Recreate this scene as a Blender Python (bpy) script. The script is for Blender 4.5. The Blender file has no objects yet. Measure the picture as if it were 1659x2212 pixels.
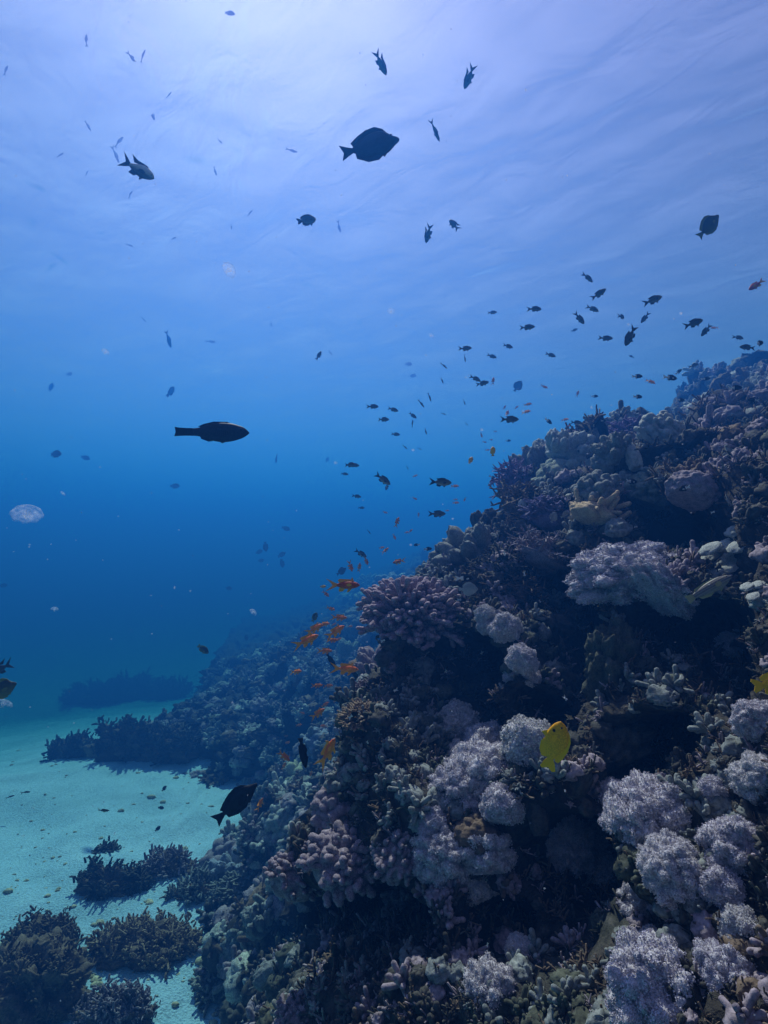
import bpy, bmesh, math, random
import numpy as np
from mathutils import Vector, Matrix, Quaternion
from mathutils.bvhtree import BVHTree

# ------------------------------------------------------------------ camera, world, sun, exposure
S = bpy.context.scene
COL = S.collection
F = 1207.0                      # focal length in units of a 1659 x 2212 frame
PITCH = math.radians(3.0)
cam = bpy.data.cameras.new("camera")
cam.sensor_fit = 'VERTICAL'
cam.angle = 2 * math.atan(1106.0 / F)
cam.clip_start, cam.clip_end = 0.02, 500
cam_o = bpy.data.objects.new("camera", cam)
COL.objects.link(cam_o)
cam_o.rotation_euler = (math.radians(90) + PITCH, 0, 0)
S.camera = cam_o

SUN_EL, SUN_AZ = math.radians(51), math.radians(-13)      # azimuth from +Y towards +X
W = bpy.data.worlds.new("World")
S.world = W
W.use_nodes = True
wn = W.node_tree
sky = wn.nodes.new("ShaderNodeTexSky")
sky.sky_type = 'NISHITA'
sky.sun_disc = False
sky.sun_elevation = SUN_EL
sky.sun_rotation = SUN_AZ
bg = wn.nodes["Background"]
bg.inputs[1].default_value = 0.05
wn.links.new(sky.outputs[0], bg.inputs[0])

sun = bpy.data.lights.new("sun", 'SUN')
sun.energy = 5.0
sun.angle = math.radians(0.6)
sun.color = (1.0, 0.87, 0.75)
sun_o = bpy.data.objects.new("sun", sun)
COL.objects.link(sun_o)
to_sun = Vector((math.sin(SUN_AZ) * math.cos(SUN_EL), math.cos(SUN_AZ) * math.cos(SUN_EL), math.sin(SUN_EL)))
sun_o.rotation_euler = to_sun.to_track_quat('Z', 'Y').to_euler()
sun_o.location = (0, 0, 30)

S.view_settings.view_transform = 'Standard'
S.view_settings.look = 'None'
S.view_settings.gamma = 1.0
S.view_settings.exposure = 1.05
S.cycles.use_denoising = True
S.cycles.max_bounces = 6
S.cycles.diffuse_bounces = 2
S.cycles.glossy_bounces = 2
S.cycles.transmission_bounces = 2
S.cycles.volume_bounces = 0
S.cycles.transparent_max_bounces = 12
S.cycles.caustics_reflective = False
S.cycles.caustics_refractive = False
S.cycles.sample_clamp_indirect = 4.0

RNG = np.random.default_rng(7)
random.seed(7)

SURFACE_Z, SAND_Z = 5.6, -4.0
HAZE_DENSITY = 0.138
HAZE_COLOR = (0.012, 0.088, 0.37)
HAZE_ABS = (0.06, 0.43, 0.64)


def cam_dir(px, py):
    cx, cy = (px - 829.5) / F, (1106 - py) / F
    s, c = math.sin(PITCH), math.cos(PITCH)
    return Vector((cx, c - cy * s, s + cy * c))


def at(px, py, depth):
    """The point of the water at a pixel of the photograph (1659 x 2212) and a distance along the view."""
    return cam_dir(px, py) * depth

# ------------------------------------------------------------------ small helpers
def node_mat(name):
    m = bpy.data.materials.new(name)
    m.use_nodes = True
    nt = m.node_tree
    b = nt.nodes["Principled BSDF"]
    b.inputs["Specular IOR Level"].default_value = 0.15
    b.inputs["Roughness"].default_value = 0.85
    return m, nt, b


def N(nt, kind, **kw):
    n = nt.nodes.new(kind)
    for k, v in kw.items():
        if k in n.inputs:
            n.inputs[k].default_value = v
        else:
            setattr(n, k, v)
    return n


def ramp(nt, src, stops):
    r = nt.nodes.new("ShaderNodeValToRGB")
    e = r.color_ramp.elements
    while len(e) < len(stops):
        e.new(0.5)
    for el, (p, c) in zip(e, stops):
        el.position = p
        el.color = (*c, 1)
    nt.links.new(src, r.inputs[0])
    return r.outputs[0]


def mixc(nt, fac, a, b, mode='MIX'):
    m = nt.nodes.new("ShaderNodeMix")
    m.data_type = 'RGBA'
    m.blend_type = mode
    for i, v in ((0, fac), (6, a), (7, b)):
        if hasattr(v, 'is_output'):
            nt.links.new(v, m.inputs[i])
        elif i == 0:
            m.inputs[0].default_value = v
        else:
            m.inputs[i].default_value = (*v, 1)
    return m.outputs[2]


def new_obj(name, verts, faces, mats=(), parent=None, smooth=True, matidx=None):
    me = bpy.data.meshes.new(name)
    verts = np.asarray(verts, dtype=np.float32)
    if isinstance(faces, np.ndarray) and faces.ndim == 2:
        k = faces.shape[1]
        me.vertices.add(len(verts))
        me.vertices.foreach_set("co", verts.ravel())
        me.loops.add(faces.size)
        me.loops.foreach_set("vertex_index", faces.ravel().astype(np.int32))
        me.polygons.add(len(faces))
        me.polygons.foreach_set("loop_start", np.arange(0, faces.size, k, dtype=np.int32))
        me.update(calc_edges=True)
    else:
        me.from_pydata([tuple(v) for v in verts], [], [tuple(f) for f in faces])
    if smooth:
        me.polygons.foreach_set("use_smooth", np.ones(len(me.polygons), dtype=bool))
    for m in mats:
        me.materials.append(m)
    if matidx is not None:
        me.polygons.foreach_set("material_index", np.asarray(matidx, dtype=np.int32))
    me.update()
    o = bpy.data.objects.new(name, me)
    COL.objects.link(o)
    if parent is not None:
        o.parent = parent
    return o


def tag(o, label, cat, group=None):
    o["label"] = label
    o["category"] = cat
    if group:
        o["group"] = group
    return o


def struct(o, kind="structure"):
    o["kind"] = kind
    return o

# ------------------------------------------------------------------ noise in numpy
_P = np.random.default_rng(3).permutation(256)
_P = np.concatenate([_P, _P, _P])
_G = np.random.default_rng(4).normal(size=(256, 3))
_G /= np.linalg.norm(_G, axis=1)[:, None]
_R = np.random.default_rng(5).random((256, 3))


def perlin(p):
    i = np.floor(p).astype(int)
    f = p - i
    i &= 255
    u = f * f * f * (f * (f * 6 - 15) + 10)
    out = 0
    for dx in (0, 1):
        wx = u[:, 0] if dx else 1 - u[:, 0]
        for dy in (0, 1):
            wy = u[:, 1] if dy else 1 - u[:, 1]
            for dz in (0, 1):
                wz = u[:, 2] if dz else 1 - u[:, 2]
                h = _P[_P[_P[(i[:, 0] + dx) & 255] + ((i[:, 1] + dy) & 255)] + ((i[:, 2] + dz) & 255)]
                g = _G[h]
                d = f - np.array([dx, dy, dz])
                out = out + wx * wy * wz * (g * d).sum(1)
    return out * 1.6


def fbm(p, octs=4, gain=0.5):
    s, a = 0, 1.0
    for k in range(octs):
        s = s + a * perlin(p * (2.03 ** k) + k * 17.3)
        a *= gain
    return s


def worley(p):
    """Distance to the nearest feature point, and that point's random number."""
    i = np.floor(p).astype(int)
    best = np.full(len(p), 9.0)
    rid = np.zeros(len(p))
    for dx in (-1, 0, 1):
        for dy in (-1, 0, 1):
            for dz in (-1, 0, 1):
                c = i + np.array([dx, dy, dz])
                h = _P[_P[_P[c[:, 0] & 255] + (c[:, 1] & 255)] + (c[:, 2] & 255)]
                q = c + _R[h]
                d = ((p - q) ** 2).sum(1)
                m = d < best
                best = np.where(m, d, best)
                rid = np.where(m, _R[h, 0], rid)
    return np.sqrt(best), rid


def lumps(p):
    d, r = worley(p)
    return np.sqrt(np.clip(1 - (d / 0.85) ** 2, 0, 1)) * (0.5 + 0.7 * r)


def grid_faces(nu, nv):
    a = (np.arange(nu - 1)[:, None] * nv + np.arange(nv - 1)[None, :]).ravel()
    return np.stack([a, a + nv, a + nv + 1, a + 1], 1)


def grid_normals(P):
    du = np.gradient(P, axis=0)
    dv = np.gradient(P, axis=1)
    n = np.cross(du, dv)
    n /= np.linalg.norm(n, axis=2)[:, :, None] + 1e-9
    return n
# ------------------------------------------------------------------ the setting: sand, reef slope, water surface
def sand_material():
    m, nt, b = node_mat("sand")
    tc = N(nt, "ShaderNodeTexCoord")
    n1 = N(nt, "ShaderNodeTexNoise", Scale=1.3, Detail=6.0)
    n2 = N(nt, "ShaderNodeTexNoise", Scale=45.0, Detail=3.0)
    for n in (n1, n2):
        nt.links.new(tc.outputs["Object"], n.inputs["Vector"])
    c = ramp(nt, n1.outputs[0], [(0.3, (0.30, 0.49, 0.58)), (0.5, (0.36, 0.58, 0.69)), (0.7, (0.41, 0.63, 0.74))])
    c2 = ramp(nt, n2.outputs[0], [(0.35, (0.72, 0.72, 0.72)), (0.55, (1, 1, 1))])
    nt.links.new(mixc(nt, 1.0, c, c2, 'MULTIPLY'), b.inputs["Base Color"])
    wv = N(nt, "ShaderNodeTexWave", Scale=1.4, Distortion=9.0, Detail=3.0)
    wv.inputs["Detail Scale"].default_value = 1.2
    nt.links.new(tc.outputs["Object"], wv.inputs["Vector"])
    hs = N(nt, "ShaderNodeMath", operation='MULTIPLY_ADD')
    hs.inputs[1].default_value = 0.35
    nt.links.new(wv.outputs["Fac"], hs.inputs[0])
    nt.links.new(n2.outputs[0], hs.inputs[2])
    bp = N(nt, "ShaderNodeBump", Strength=0.6, Distance=0.035)
    nt.links.new(hs.outputs[0], bp.inputs["Height"])
    nt.links.new(bp.outputs[0], b.inputs["Normal"])
    return m


def coral_material(name, stops, scale=6.0, tint=None, rough=0.85, fine=70.0, bump=0.006, up=None):
    """Mottled coral rock: coarse patches of colour, fine grain, and a fine bump."""
    m, nt, b = node_mat(name)
    b.inputs["Roughness"].default_value = rough
    tc = N(nt, "ShaderNodeTexCoord")
    oi = N(nt, "ShaderNodeObjectInfo")
    ad = N(nt, "ShaderNodeVectorMath", operation='ADD')
    sc = N(nt, "ShaderNodeVectorMath", operation='SCALE')
    sc.inputs[0].default_value = (31.0, 17.0, 23.0)
    nt.links.new(oi.outputs["Random"], sc.inputs["Scale"])
    nt.links.new(tc.outputs["Object"], ad.inputs[0])
    nt.links.new(sc.outputs[0], ad.inputs[1])
    n1 = N(nt, "ShaderNodeTexNoise", Scale=scale, Detail=5.0, Roughness=0.65)
    n2 = N(nt, "ShaderNodeTexNoise", Scale=fine, Detail=4.0, Roughness=0.7)
    for n in (n1, n2):
        nt.links.new(ad.outputs[0], n.inputs["Vector"])
    c = ramp(nt, n1.outputs[0], stops)
    c2 = ramp(nt, n2.outputs[0], [(0.35, (0.45, 0.45, 0.45)), (0.6, (1.15, 1.15, 1.15))])
    col = mixc(nt, 1.0, c, c2, 'MULTIPLY')
    nt.links.new(col, b.inputs["Base Color"])
    bp = N(nt, "ShaderNodeBump", Strength=0.7, Distance=bump)
    nt.links.new(n2.outputs[0], bp.inputs["Height"])
    nt.links.new(bp.outputs[0], b.inputs["Normal"])
    return m


M_SAND = sand_material()
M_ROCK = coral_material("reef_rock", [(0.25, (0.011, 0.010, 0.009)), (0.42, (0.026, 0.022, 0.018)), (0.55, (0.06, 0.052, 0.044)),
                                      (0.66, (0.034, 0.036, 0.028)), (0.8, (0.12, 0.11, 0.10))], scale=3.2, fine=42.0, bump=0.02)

# each station: distance ahead, then the reef's cross-section (across, up) from the sand to the crest
STATIONS = [
    (0.25, [(.34, -4.4), (.38, -3), (.45, -2), (.53, -1.5), (.66, -1.12), (.8, -.86), (1.0, -.6), (1.35, -.25), (2, .3), (4, 1.1), (8, 1.9)]),
    (1.0, [(.0, -4.4), (.05, -3), (.12, -2), (.22, -1.5), (.38, -1.05), (.56, -.78), (.82, -.5), (1.22, -.15), (2, .38), (4, 1.15), (8, 1.9)]),
    (1.5, [(-.6, -4.4), (-.45, -3.2), (-.3, -2.2), (-.15, -1.45), (.12, -1.05), (.42, -.8), (.75, -.5), (1.1, -.18), (1.7, .28), (4, 1.2), (8, 2.0)]),
    (2.0, [(-.8, -4.4), (-.65, -3.3), (-.45, -2.4), (-.34, -1.6), (-.27, -1.05), (-.05, -.75), (.4, -.5), (1.0, -.12), (1.6, .34), (4, 1.2), (8, 2.1)]),
    (2.5, [(-.95, -4.4), (-.8, -3.4), (-.58, -2.5), (-.36, -1.5), (-.16, -.85), (-.07, -.47), (.08, -.24), (.75, -.04), (1.4, .34), (4, 1.2), (8, 2.1)]),
    (3.2, [(-1.1, -4.4), (-.95, -3.5), (-.75, -2.7), (-.4, -1.7), (-.02, -.75), (.24, -.25), (.48, -.02), (.95, .24), (1.6, .58), (4, 1.25), (8, 2.1)]),
    (4.0, [(-1.25, -4.4), (-1.1, -3.6), (-.9, -2.9), (-.5, -2), (0, -1.0), (.5, -.25), (.92, .25), (1.22, .6), (1.8, .74), (2.8, .98), (8, 2.2)]),
    (5.0, [(-1.5, -4.4), (-1.3, -3.7), (-1.05, -3.1), (-.65, -2.4), (-.1, -1.5), (.45, -.7), (1.1, .05), (1.65, .5), (2.4, .98), (3.6, 1.35), (8, 2.5)]),
    (7.0, [(-2.0, -4.4), (-1.7, -3.8), (-1.3, -3.3), (-.9, -2.8), (-.2, -2.1), (.6, -1.3), (1.5, -.35), (2.5, .5), (3.4, 1.25), (4.3, 1.95), (9, 3.2)]),
    (9.2, [(-2.3, -4.4), (-2.0, -3.8), (-1.5, -3.3), (-1.0, -2.9), (-.2, -2.2), (.8, -1.3), (2.0, -.35), (3.3, .65), (4.6, 1.75), (5.9, 2.8), (10, 4)]),
    (11.2, [(-5.4, -4.4), (-4.7, -4.0), (-3.6, -3.6), (-2.2, -3.1), (-.6, -2.3), (.9, -1.3), (2.3, -.3), (3.9, .85), (5.5, 2.1), (7, 3.4), (11, 4.4)]),
    (14.0, [(-5.5, -4.4), (-4.8, -4.1), (-3.7, -3.5), (-2.2, -2.8), (-.5, -1.9), (1, -1.0), (3, .3), (5, 1.6), (7, 3.0), (9, 4.1), (14, 4.7)]),
    (20.0, [(-7.0, -4.6), (-6.1, -4.5), (-4.9, -4.1), (-3.1, -3.4), (-1.0, -2.4), (1.2, -1.1), (3.6, .3), (6, 1.8), (9, 3.6), (12, 4.6), (18, 4.9)]),
    (45.0, [(-13, -7.5), (-11, -6.5), (-9, -6.0), (-6, -5), (-2, -3.2), (2, -1.2), (6, .4), (11, 1.9), (17, 3.6), (23, 4.6), (34, 4.9)]),
]


# hollows in the near wall: where they are seen (x, y), their half-size, and how deep they go
HOLLOWS = [(960, 1450, 100, 85, .5), (955, 1570, 95, 120, .4), (1215, 1400, 60, 150, .45), (1490, 1390, 150, 80, .5), (1570, 1500, 90, 90, .45),
           (1400, 1640, 110, 80, .4), (1190, 1990, 120, 170, .5), (720, 2030, 150, 85, .5), (1480, 1150, 90, 55, .35), (1310, 1720, 70, 70, .35),
           (1400, 1125, 50, 60, .35), (1170, 1255, 80, 45, .35), (1330, 2040, 70, 70, .4), (1120, 1560, 60, 70, .3), (870, 2040, 60, 60, .3), (1010, 2030, 60, 90, .35)]


def catmull(xs, ys, x):
    """Monotone-ish cubic interpolation of rows YS at XS."""
    xs = np.asarray(xs, float)
    ys = np.asarray(ys, float)
    m = np.gradient(ys, xs, axis=0)
    k = np.clip(np.searchsorted(xs, x) - 1, 0, len(xs) - 2)
    h = (xs[k + 1] - xs[k])
    t = (x - xs[k]) / h
    sh = (slice(None),) + (None,) * (ys.ndim - 1)
    t, h = t[sh], h[sh]
    return ((2 * t ** 3 - 3 * t ** 2 + 1) * ys[k] + (t ** 3 - 2 * t ** 2 + t) * h * m[k]
            + (-2 * t ** 3 + 3 * t ** 2) * ys[k + 1] + (t ** 3 - t ** 2) * h * m[k + 1])


def sand_drop(x, y):
    """The sand is level near the reef and shelves down into the deep beyond a dozen metres."""
    r = np.sqrt(x * x + y * y)
    return -0.23 * np.clip(np.minimum(r, 38) - 11.5, 0, None)


def sand_z(x, y):
    p = np.stack([x, y, np.zeros_like(x)], 1)
    return (SAND_Z + sand_drop(x, y) + 0.16 * perlin(p * 0.35) + 0.075 * perlin(p * 1.3 + 7) + 0.022 * perlin(p * np.array([7, 4, 1.0])))


def reef_slope():
    nu, nv = 700, 430
    logs = np.log([s[0] for s in STATIONS])
    secs = np.array([s[1] for s in STATIONS])
    for k_, (y_, pts_) in enumerate(STATIONS):
        secs[k_, 0, 1] += float(sand_drop(np.array(pts_[0][0]), np.array(y_)))
    lu = np.linspace(logs[0], logs[-1], nu)
    cu = catmull(logs, secs, lu)                              # nu x 11 x 2
    tv = np.linspace(0, 10, nv)
    cs = catmull(np.arange(11), np.swapaxes(cu, 0, 1), tv)    # nv x nu x 2
    P = np.empty((nu, nv, 3))
    P[:, :, 0] = cs[:, :, 0].T
    P[:, :, 2] = cs[:, :, 1].T
    P[:, :, 1] = np.exp(lu)[:, None]
    Y = P[:, :, 1].ravel()
    n = grid_normals(P).reshape(-1, 3)
    if n[:, 2].mean() < 0:
        n = -n
    q = P.reshape(-1, 3)
    k = np.clip(Y / 3.0, 0.45, 1.6)
    big = (fbm(q * 0.9 + 5.1, 3) * 0.16 - 0.08) * k
    warp = np.stack([perlin(q * 3 + 1.7), perlin(q * 3 + 9.2), perlin(q * 3 + 4.4)], 1) * 0.14
    # shelves: the rock juts out at the top of each step and is undercut below it
    hn = n * np.array([1, 1, 0.15])
    hn[:, 1] -= 0.85
    hn /= np.linalg.norm(hn, axis=1)[:, None]
    ph = q[:, 2] / (0.52 * np.clip(Y / 2.6, 0.8, 3.0)) + 1.1 * perlin(q * 0.8 + 2.2) + 0.5 * perlin(q * 2.1 + 8.8)
    saw = ph - np.floor(ph)
    ledge = np.where(saw < 0.82, saw / 0.82, (1 - saw) / 0.18) ** 1.6
    ledge = ledge * np.clip(0.55 + 0.9 * perlin(q * 1.1 + 31), 0.05, 1.3)
    q1 = q + n * big[:, None] + hn * ((ledge - 0.5) * 0.36 * k)[:, None]
    # hollows and gullies eaten into the near wall, and the shelves that overhang them
    pxx = q[:, 0] / q[:, 1] * F + 830
    pyy = 1169 - q[:, 2] / q[:, 1] * F
    hol = np.zeros(len(q))
    wob = 1 + 0.35 * perlin(q * 2.7 + 60) + 0.2 * perlin(q * 7 + 61)
    for hx, hy, rx, ry, am in HOLLOWS:
        w = np.exp(-((((pxx - hx) / rx) ** 2 + ((pyy - hy) / ry) ** 2) * wob) ** 2) * np.clip((5.5 - Y) * 2, 0, 1)
        hol = np.maximum(hol, w * am * 1.3)
    q1 = q1 + np.array([0.62, 0.76, -0.15]) * hol[:, None] * np.clip(Y / 1.6, 0.6, 1.7)[:, None]
    l1 = (lumps((q1 + warp) * 2.3 + 3.3) - 0.4) * 0.20 * k
    q2 = q1 + n * l1[:, None]
    l2 = (lumps((q2 + warp * .5) * 6.3) - 0.4) * 0.085 * np.clip(k, .6, 1.5)
    q3 = q2 + n * l2[:, None]
    l3 = lumps(q3 * 17.0) * 0.032
    q4 = q3 + n * l3[:, None]
    l4 = lumps(q4 * 42.0) * 0.013
    q4 = q4 + n * (l4 + fbm(q4 * 24, 3) * 0.011)[:, None]
    return q4, grid_faces(nu, nv), hol


_rv, _rf, _rh = reef_slope()
reef = struct(new_obj("reef_slope", _rv, _rf, [M_ROCK]))
REEF_BVH = BVHTree.FromPolygons(_rv.tolist(), _rf.tolist())


def seabed():
    n = 360
    t = np.linspace(-1, 1, n)
    ax = np.sign(t) * (np.abs(t) ** 2.4) * 140
    X, Yg = np.meshgrid(ax - 3.0, ax + 7.0, indexing='ij')
    p = np.stack([X.ravel(), Yg.ravel(), np.zeros(n * n)], 1)
    p[:, 2] = sand_z(p[:, 0], p[:, 1])
    return p, grid_faces(n, n)


_sv, _sf = seabed()
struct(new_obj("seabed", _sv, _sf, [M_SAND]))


def surface_material():
    m = bpy.data.materials.new("water_surface")
    m.use_nodes = True
    nt = m.node_tree
    nt.nodes.clear()
    out = N(nt, "ShaderNodeOutputMaterial")
    tr = N(nt, "ShaderNodeBsdfTransparent")
    tr.inputs[0].default_value = (1.0, 0.83, 0.98, 1)
    gl = N(nt, "ShaderNodeBsdfGlossy", Roughness=0.25)
    gl.inputs[0].default_value = (0.75, 0.9, 1.0, 1)
    tc = N(nt, "ShaderNodeTexCoord")
    mp = N(nt, "ShaderNodeMapping")
    mp.vector_type = 'TEXTURE'
    mp.inputs["Rotation"].default_value = (0, 0, math.radians(131))
    mp.inputs["Scale"].default_value = (1.4, 0.7, 1.0)
    rip = N(nt, "ShaderNodeTexNoise", Scale=1.1, Detail=3.5, Roughness=0.52, Distortion=0.8)
    bmp = N(nt, "ShaderNodeBump", Strength=1.0, Distance=0.085)
    nt.links.new(tc.outputs["Object"], mp.inputs[0])
    nt.links.new(mp.outputs[0], rip.inputs["Vector"])
    nt.links.new(rip.outputs[0], bmp.inputs["Height"])
    nt.links.new(bmp.outputs[0], gl.inputs["Normal"])
    # how much the surface mirrors the deep: total reflection beyond the critical angle, its edge softened by fine ripples
    geo = N(nt, "ShaderNodeNewGeometry")
    dot = N(nt, "ShaderNodeVectorMath", operation='DOT_PRODUCT')
    nt.links.new(geo.outputs["Incoming"], dot.inputs[0])
    nt.links.new(bmp.outputs[0], dot.inputs[1])
    ab = N(nt, "ShaderNodeMath", operation='ABSOLUTE')
    nt.links.new(dot.outputs["Value"], ab.inputs[0])
    fm = N(nt, "ShaderNodeMapRange", interpolation_type='SMOOTHSTEP')
    for i_, v_ in enumerate((0.10, 1.0, 0.50, 0.10)):
        fm.inputs[i_ + 1].default_value = v_
    nt.links.new(ab.outputs[0], fm.inputs[0])
    tl = N(nt, "ShaderNodeBsdfTranslucent")
    tl.inputs[0].default_value = (0.95, 0.55, 1.0, 1)
    m1 = N(nt, "ShaderNodeMixShader")
    m1.inputs[0].default_value = 0.10
    mx = N(nt, "ShaderNodeMixShader")
    nt.links.new(tr.outputs[0], m1.inputs[1])
    nt.links.new(tl.outputs[0], m1.inputs[2])
    nt.links.new(fm.outputs[0], mx.inputs[0])
    nt.links.new(m1.outputs[0], mx.inputs[1])
    nt.links.new(gl.outputs[0], mx.inputs[2])
    nt.links.new(mx.outputs[0], out.inputs["Surface"])
    return m


def water_surface():
    n = 500
    t = np.linspace(-1, 1, n)
    ax = np.sign(t) * (np.abs(t) ** 2.0) * 140
    X, Yg = np.meshgrid(ax + 2.0, ax + 7.0, indexing='ij')
    p = np.stack([X.ravel(), Yg.ravel(), np.zeros(n * n)], 1)
    a = math.radians(131)
    r = np.stack([p[:, 0] * math.cos(a) + p[:, 1] * math.sin(a), -p[:, 0] * math.sin(a) + p[:, 1] * math.cos(a), p[:, 2]], 1)
    z = 0.30 * perlin(r * np.array([0.22, 0.45, 1]) + 3) + 0.14 * perlin(r * np.array([0.6, 1.3, 1]) + 11) + 0.05 * perlin(r * np.array([1.6, 3.2, 1]) + 23)
    p[:, 2] = SURFACE_Z + z * 0.6
    return p, grid_faces(n, n)


_wv, _wf = water_surface()
struct(new_obj("water_surface", _wv, _wf, [surface_material()]))


def haze():
    x, y0, y1, z0, z1 = 110, -60, 130, -12.5, 5.15
    v = [(sx, sy, sz) for sx in (-x, x) for sy in (y0, y1) for sz in (z0, z1)]
    f = [(0, 1, 3, 2), (4, 6, 7, 5), (0, 4, 5, 1), (2, 3, 7, 6), (0, 2, 6, 4), (1, 5, 7, 3)]
    m = bpy.data.materials.new("haze")
    m.use_nodes = True
    nt = m.node_tree
    nt.nodes.clear()
    out = N(nt, "ShaderNodeOutputMaterial")
    pv = N(nt, "ShaderNodeVolumePrincipled")
    pv.inputs["Color"].default_value = (*HAZE_COLOR, 1)
    pv.inputs["Absorption Color"].default_value = (*HAZE_ABS, 1)
    pv.inputs["Density"].default_value = HAZE_DENSITY
    pv.inputs["Anisotropy"].default_value = 0.47
    nt.links.new(pv.outputs[0], out.inputs["Volume"])
    o = new_obj("haze", v, f, [m], smooth=False)
    struct(o, "stuff")
    o["label"] = "blue sea water that veils everything in the distance"


haze()
# ------------------------------------------------------------------ coral builders: each returns vertices and quads
def tube(pts, rad, ns=6, twist=0.0):
    pts = np.asarray(pts, float)
    rad = np.asarray(rad, float)
    t = np.gradient(pts, axis=0)
    t /= np.linalg.norm(t, axis=1)[:, None] + 1e-9
    ref = np.array([0.31, 0.9, 0.13]) if abs(t[0][1]) < 0.8 else np.array([0.9, 0.2, 0.1])
    a = np.cross(t, ref)
    a /= np.linalg.norm(a, axis=1)[:, None] + 1e-9
    b = np.cross(t, a)
    ang = np.linspace(0, 2 * np.pi, ns, endpoint=False) + twist
    ring = a[:, None, :] * np.cos(ang)[None, :, None] + b[:, None, :] * np.sin(ang)[None, :, None]
    v = (pts[:, None, :] + ring * rad[:, None, None]).reshape(-1, 3)
    n = len(pts)
    i = np.arange(n - 1)[:, None] * ns
    j = np.arange(ns)[None, :]
    j2 = (j + 1) % ns
    f = np.stack([(i + j).ravel(), (i + j2).ravel(), (i + ns + j2).ravel(), (i + ns + j).ravel()], 1)
    return v, f


def join(parts):
    vs, fs, o = [], [], 0
    for v, f in parts:
        vs.append(v)
        fs.append(f + o)
        o += len(v)
    return np.concatenate(vs), np.concatenate(fs)


def blob(nu=44, nv=30, r=(1, 1, 1), lump=0.3, scale=2.0, seed=0.0, rough=0.04, fine=0.0, low=-1.0, fscale=9.0):
    """A lumpy ball; LOW cuts the part under that height flat-ish."""
    th = np.linspace(0, 2 * np.pi, nu + 1)
    ph = np.linspace(0.02, np.pi - 0.02, nv)
    T, Pp = np.meshgrid(th, ph, indexing='ij')
    d = np.stack([np.sin(Pp) * np.cos(T), np.sin(Pp) * np.sin(T), np.cos(Pp)], -1).reshape(-1, 3)
    rr = 1 + lump * (lumps(d * scale + seed) - 0.5) + rough * fbm(d * 4 + seed, 3)
    if fine:
        rr = rr + fine * lumps(d * fscale + seed * 2)
    v = d * rr[:, None]
    v[:, 2] = np.maximum(v[:, 2], low)
    return v * np.array(r), grid_faces(nu + 1, nv)[:, ::-1]


def finger(base, direction, length, r0, r1, rng, knob=1.15, ns=6, bend=0.15, seg=5):
    d = direction / np.linalg.norm(direction)
    side = rng.normal(size=3) * bend
    t = np.linspace(0, 1, seg)
    pts = base + d * (t * length)[:, None] + side * (t ** 2 * length)[:, None]
    rad = r0 + (r1 - r0) * t
    rad[-1] = r1 * knob
    pts = np.concatenate([pts, [pts[-1] + d * r1 * 0.6, pts[-1] + d * r1 * 0.95]])
    rad = np.concatenate([rad, [r1 * 0.8, r1 * 0.08]])
    return tube(pts, rad, ns, rng.random() * 6), pts[-2]


def fib_dirs(n, rng, zmin=-0.1, jitter=0.12):
    i = np.arange(n) + 0.5
    z = 1 - (1 - zmin) * i / n
    a = i * 2.399963 + rng.random() * 6
    r = np.sqrt(np.clip(1 - z * z, 0, 1))
    d = np.stack([r * np.cos(a), r * np.sin(a), z], 1) + rng.normal(size=(n, 3)) * jitter
    return d / np.linalg.norm(d, axis=1)[:, None]


def clump_branches(seed, n=150, zmin=-0.15, r0=0.055, r1=0.06, forks=2, flat=0.8, inner=0.45, ns=6, knob=1.12, jitter=0.12, spread=0.35):
    """Cauliflower coral: stubby fingers over a dome of radius 0.5, most of them forked."""
    rng = np.random.default_rng(seed)
    parts = []
    for d in fib_dirs(n, rng, zmin, jitter):
        L = 0.5 * (0.82 + 0.3 * rng.random())
        base = d * 0.5 * inner
        tip = L - 0.5 * inner
        v, p = finger(base, d, tip * 0.75, r0, r1 * 0.9, rng, knob, ns, 0.12)
        parts.append(v)
        for k in range(rng.integers(1, forks + 1)):
            dd = d + rng.normal(size=3) * spread
            parts.append(finger(p - d * r1, dd, tip * (0.3 + 0.3 * rng.random()), r1 * 0.85, r1 * (0.7 + 0.35 * rng.random()), rng, knob, ns, 0.1, 3)[0])
    v, f = join(parts)
    v[:, 2] *= flat
    return v, f


def thicket_branches(seed, n=46, r=0.030, depth=3, ns=5, flat=0.75, spread=0.75):
    """Open, twiggy coral: branches that fork three times inside a low dome of radius 0.5."""
    rng = np.random.default_rng(seed)
    parts = []

    def grow(p, d, L, rad, lev):
        nonlocal parts
        side = rng.normal(size=3) * 0.25
        t = np.linspace(0, 1, 4)
        pts = p + d * (t * L)[:, None] + side * (t ** 2 * L)[:, None]
        rr = rad * (1 - 0.25 * t)
        if lev == 0:
            rr[-1] *= 0.4
        parts.append(tube(pts, rr, ns, rng.random() * 6))
        if lev:
            for _ in range(2 + (rng.random() < 0.45)):
                dd = d + rng.normal(size=3) * spread
                dd[2] += 0.2
                grow(pts[-1], dd / np.linalg.norm(dd), L * (0.6 + 0.3 * rng.random()), rad * 0.78, lev - 1)
    for d in fib_dirs(n, rng, 0.05, 0.2):
        grow(d * 0.08, d, 0.17 + 0.08 * rng.random(), r, depth - 1)
    v, f = join(parts)
    v[:, 2] *= flat
    return v, f


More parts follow.
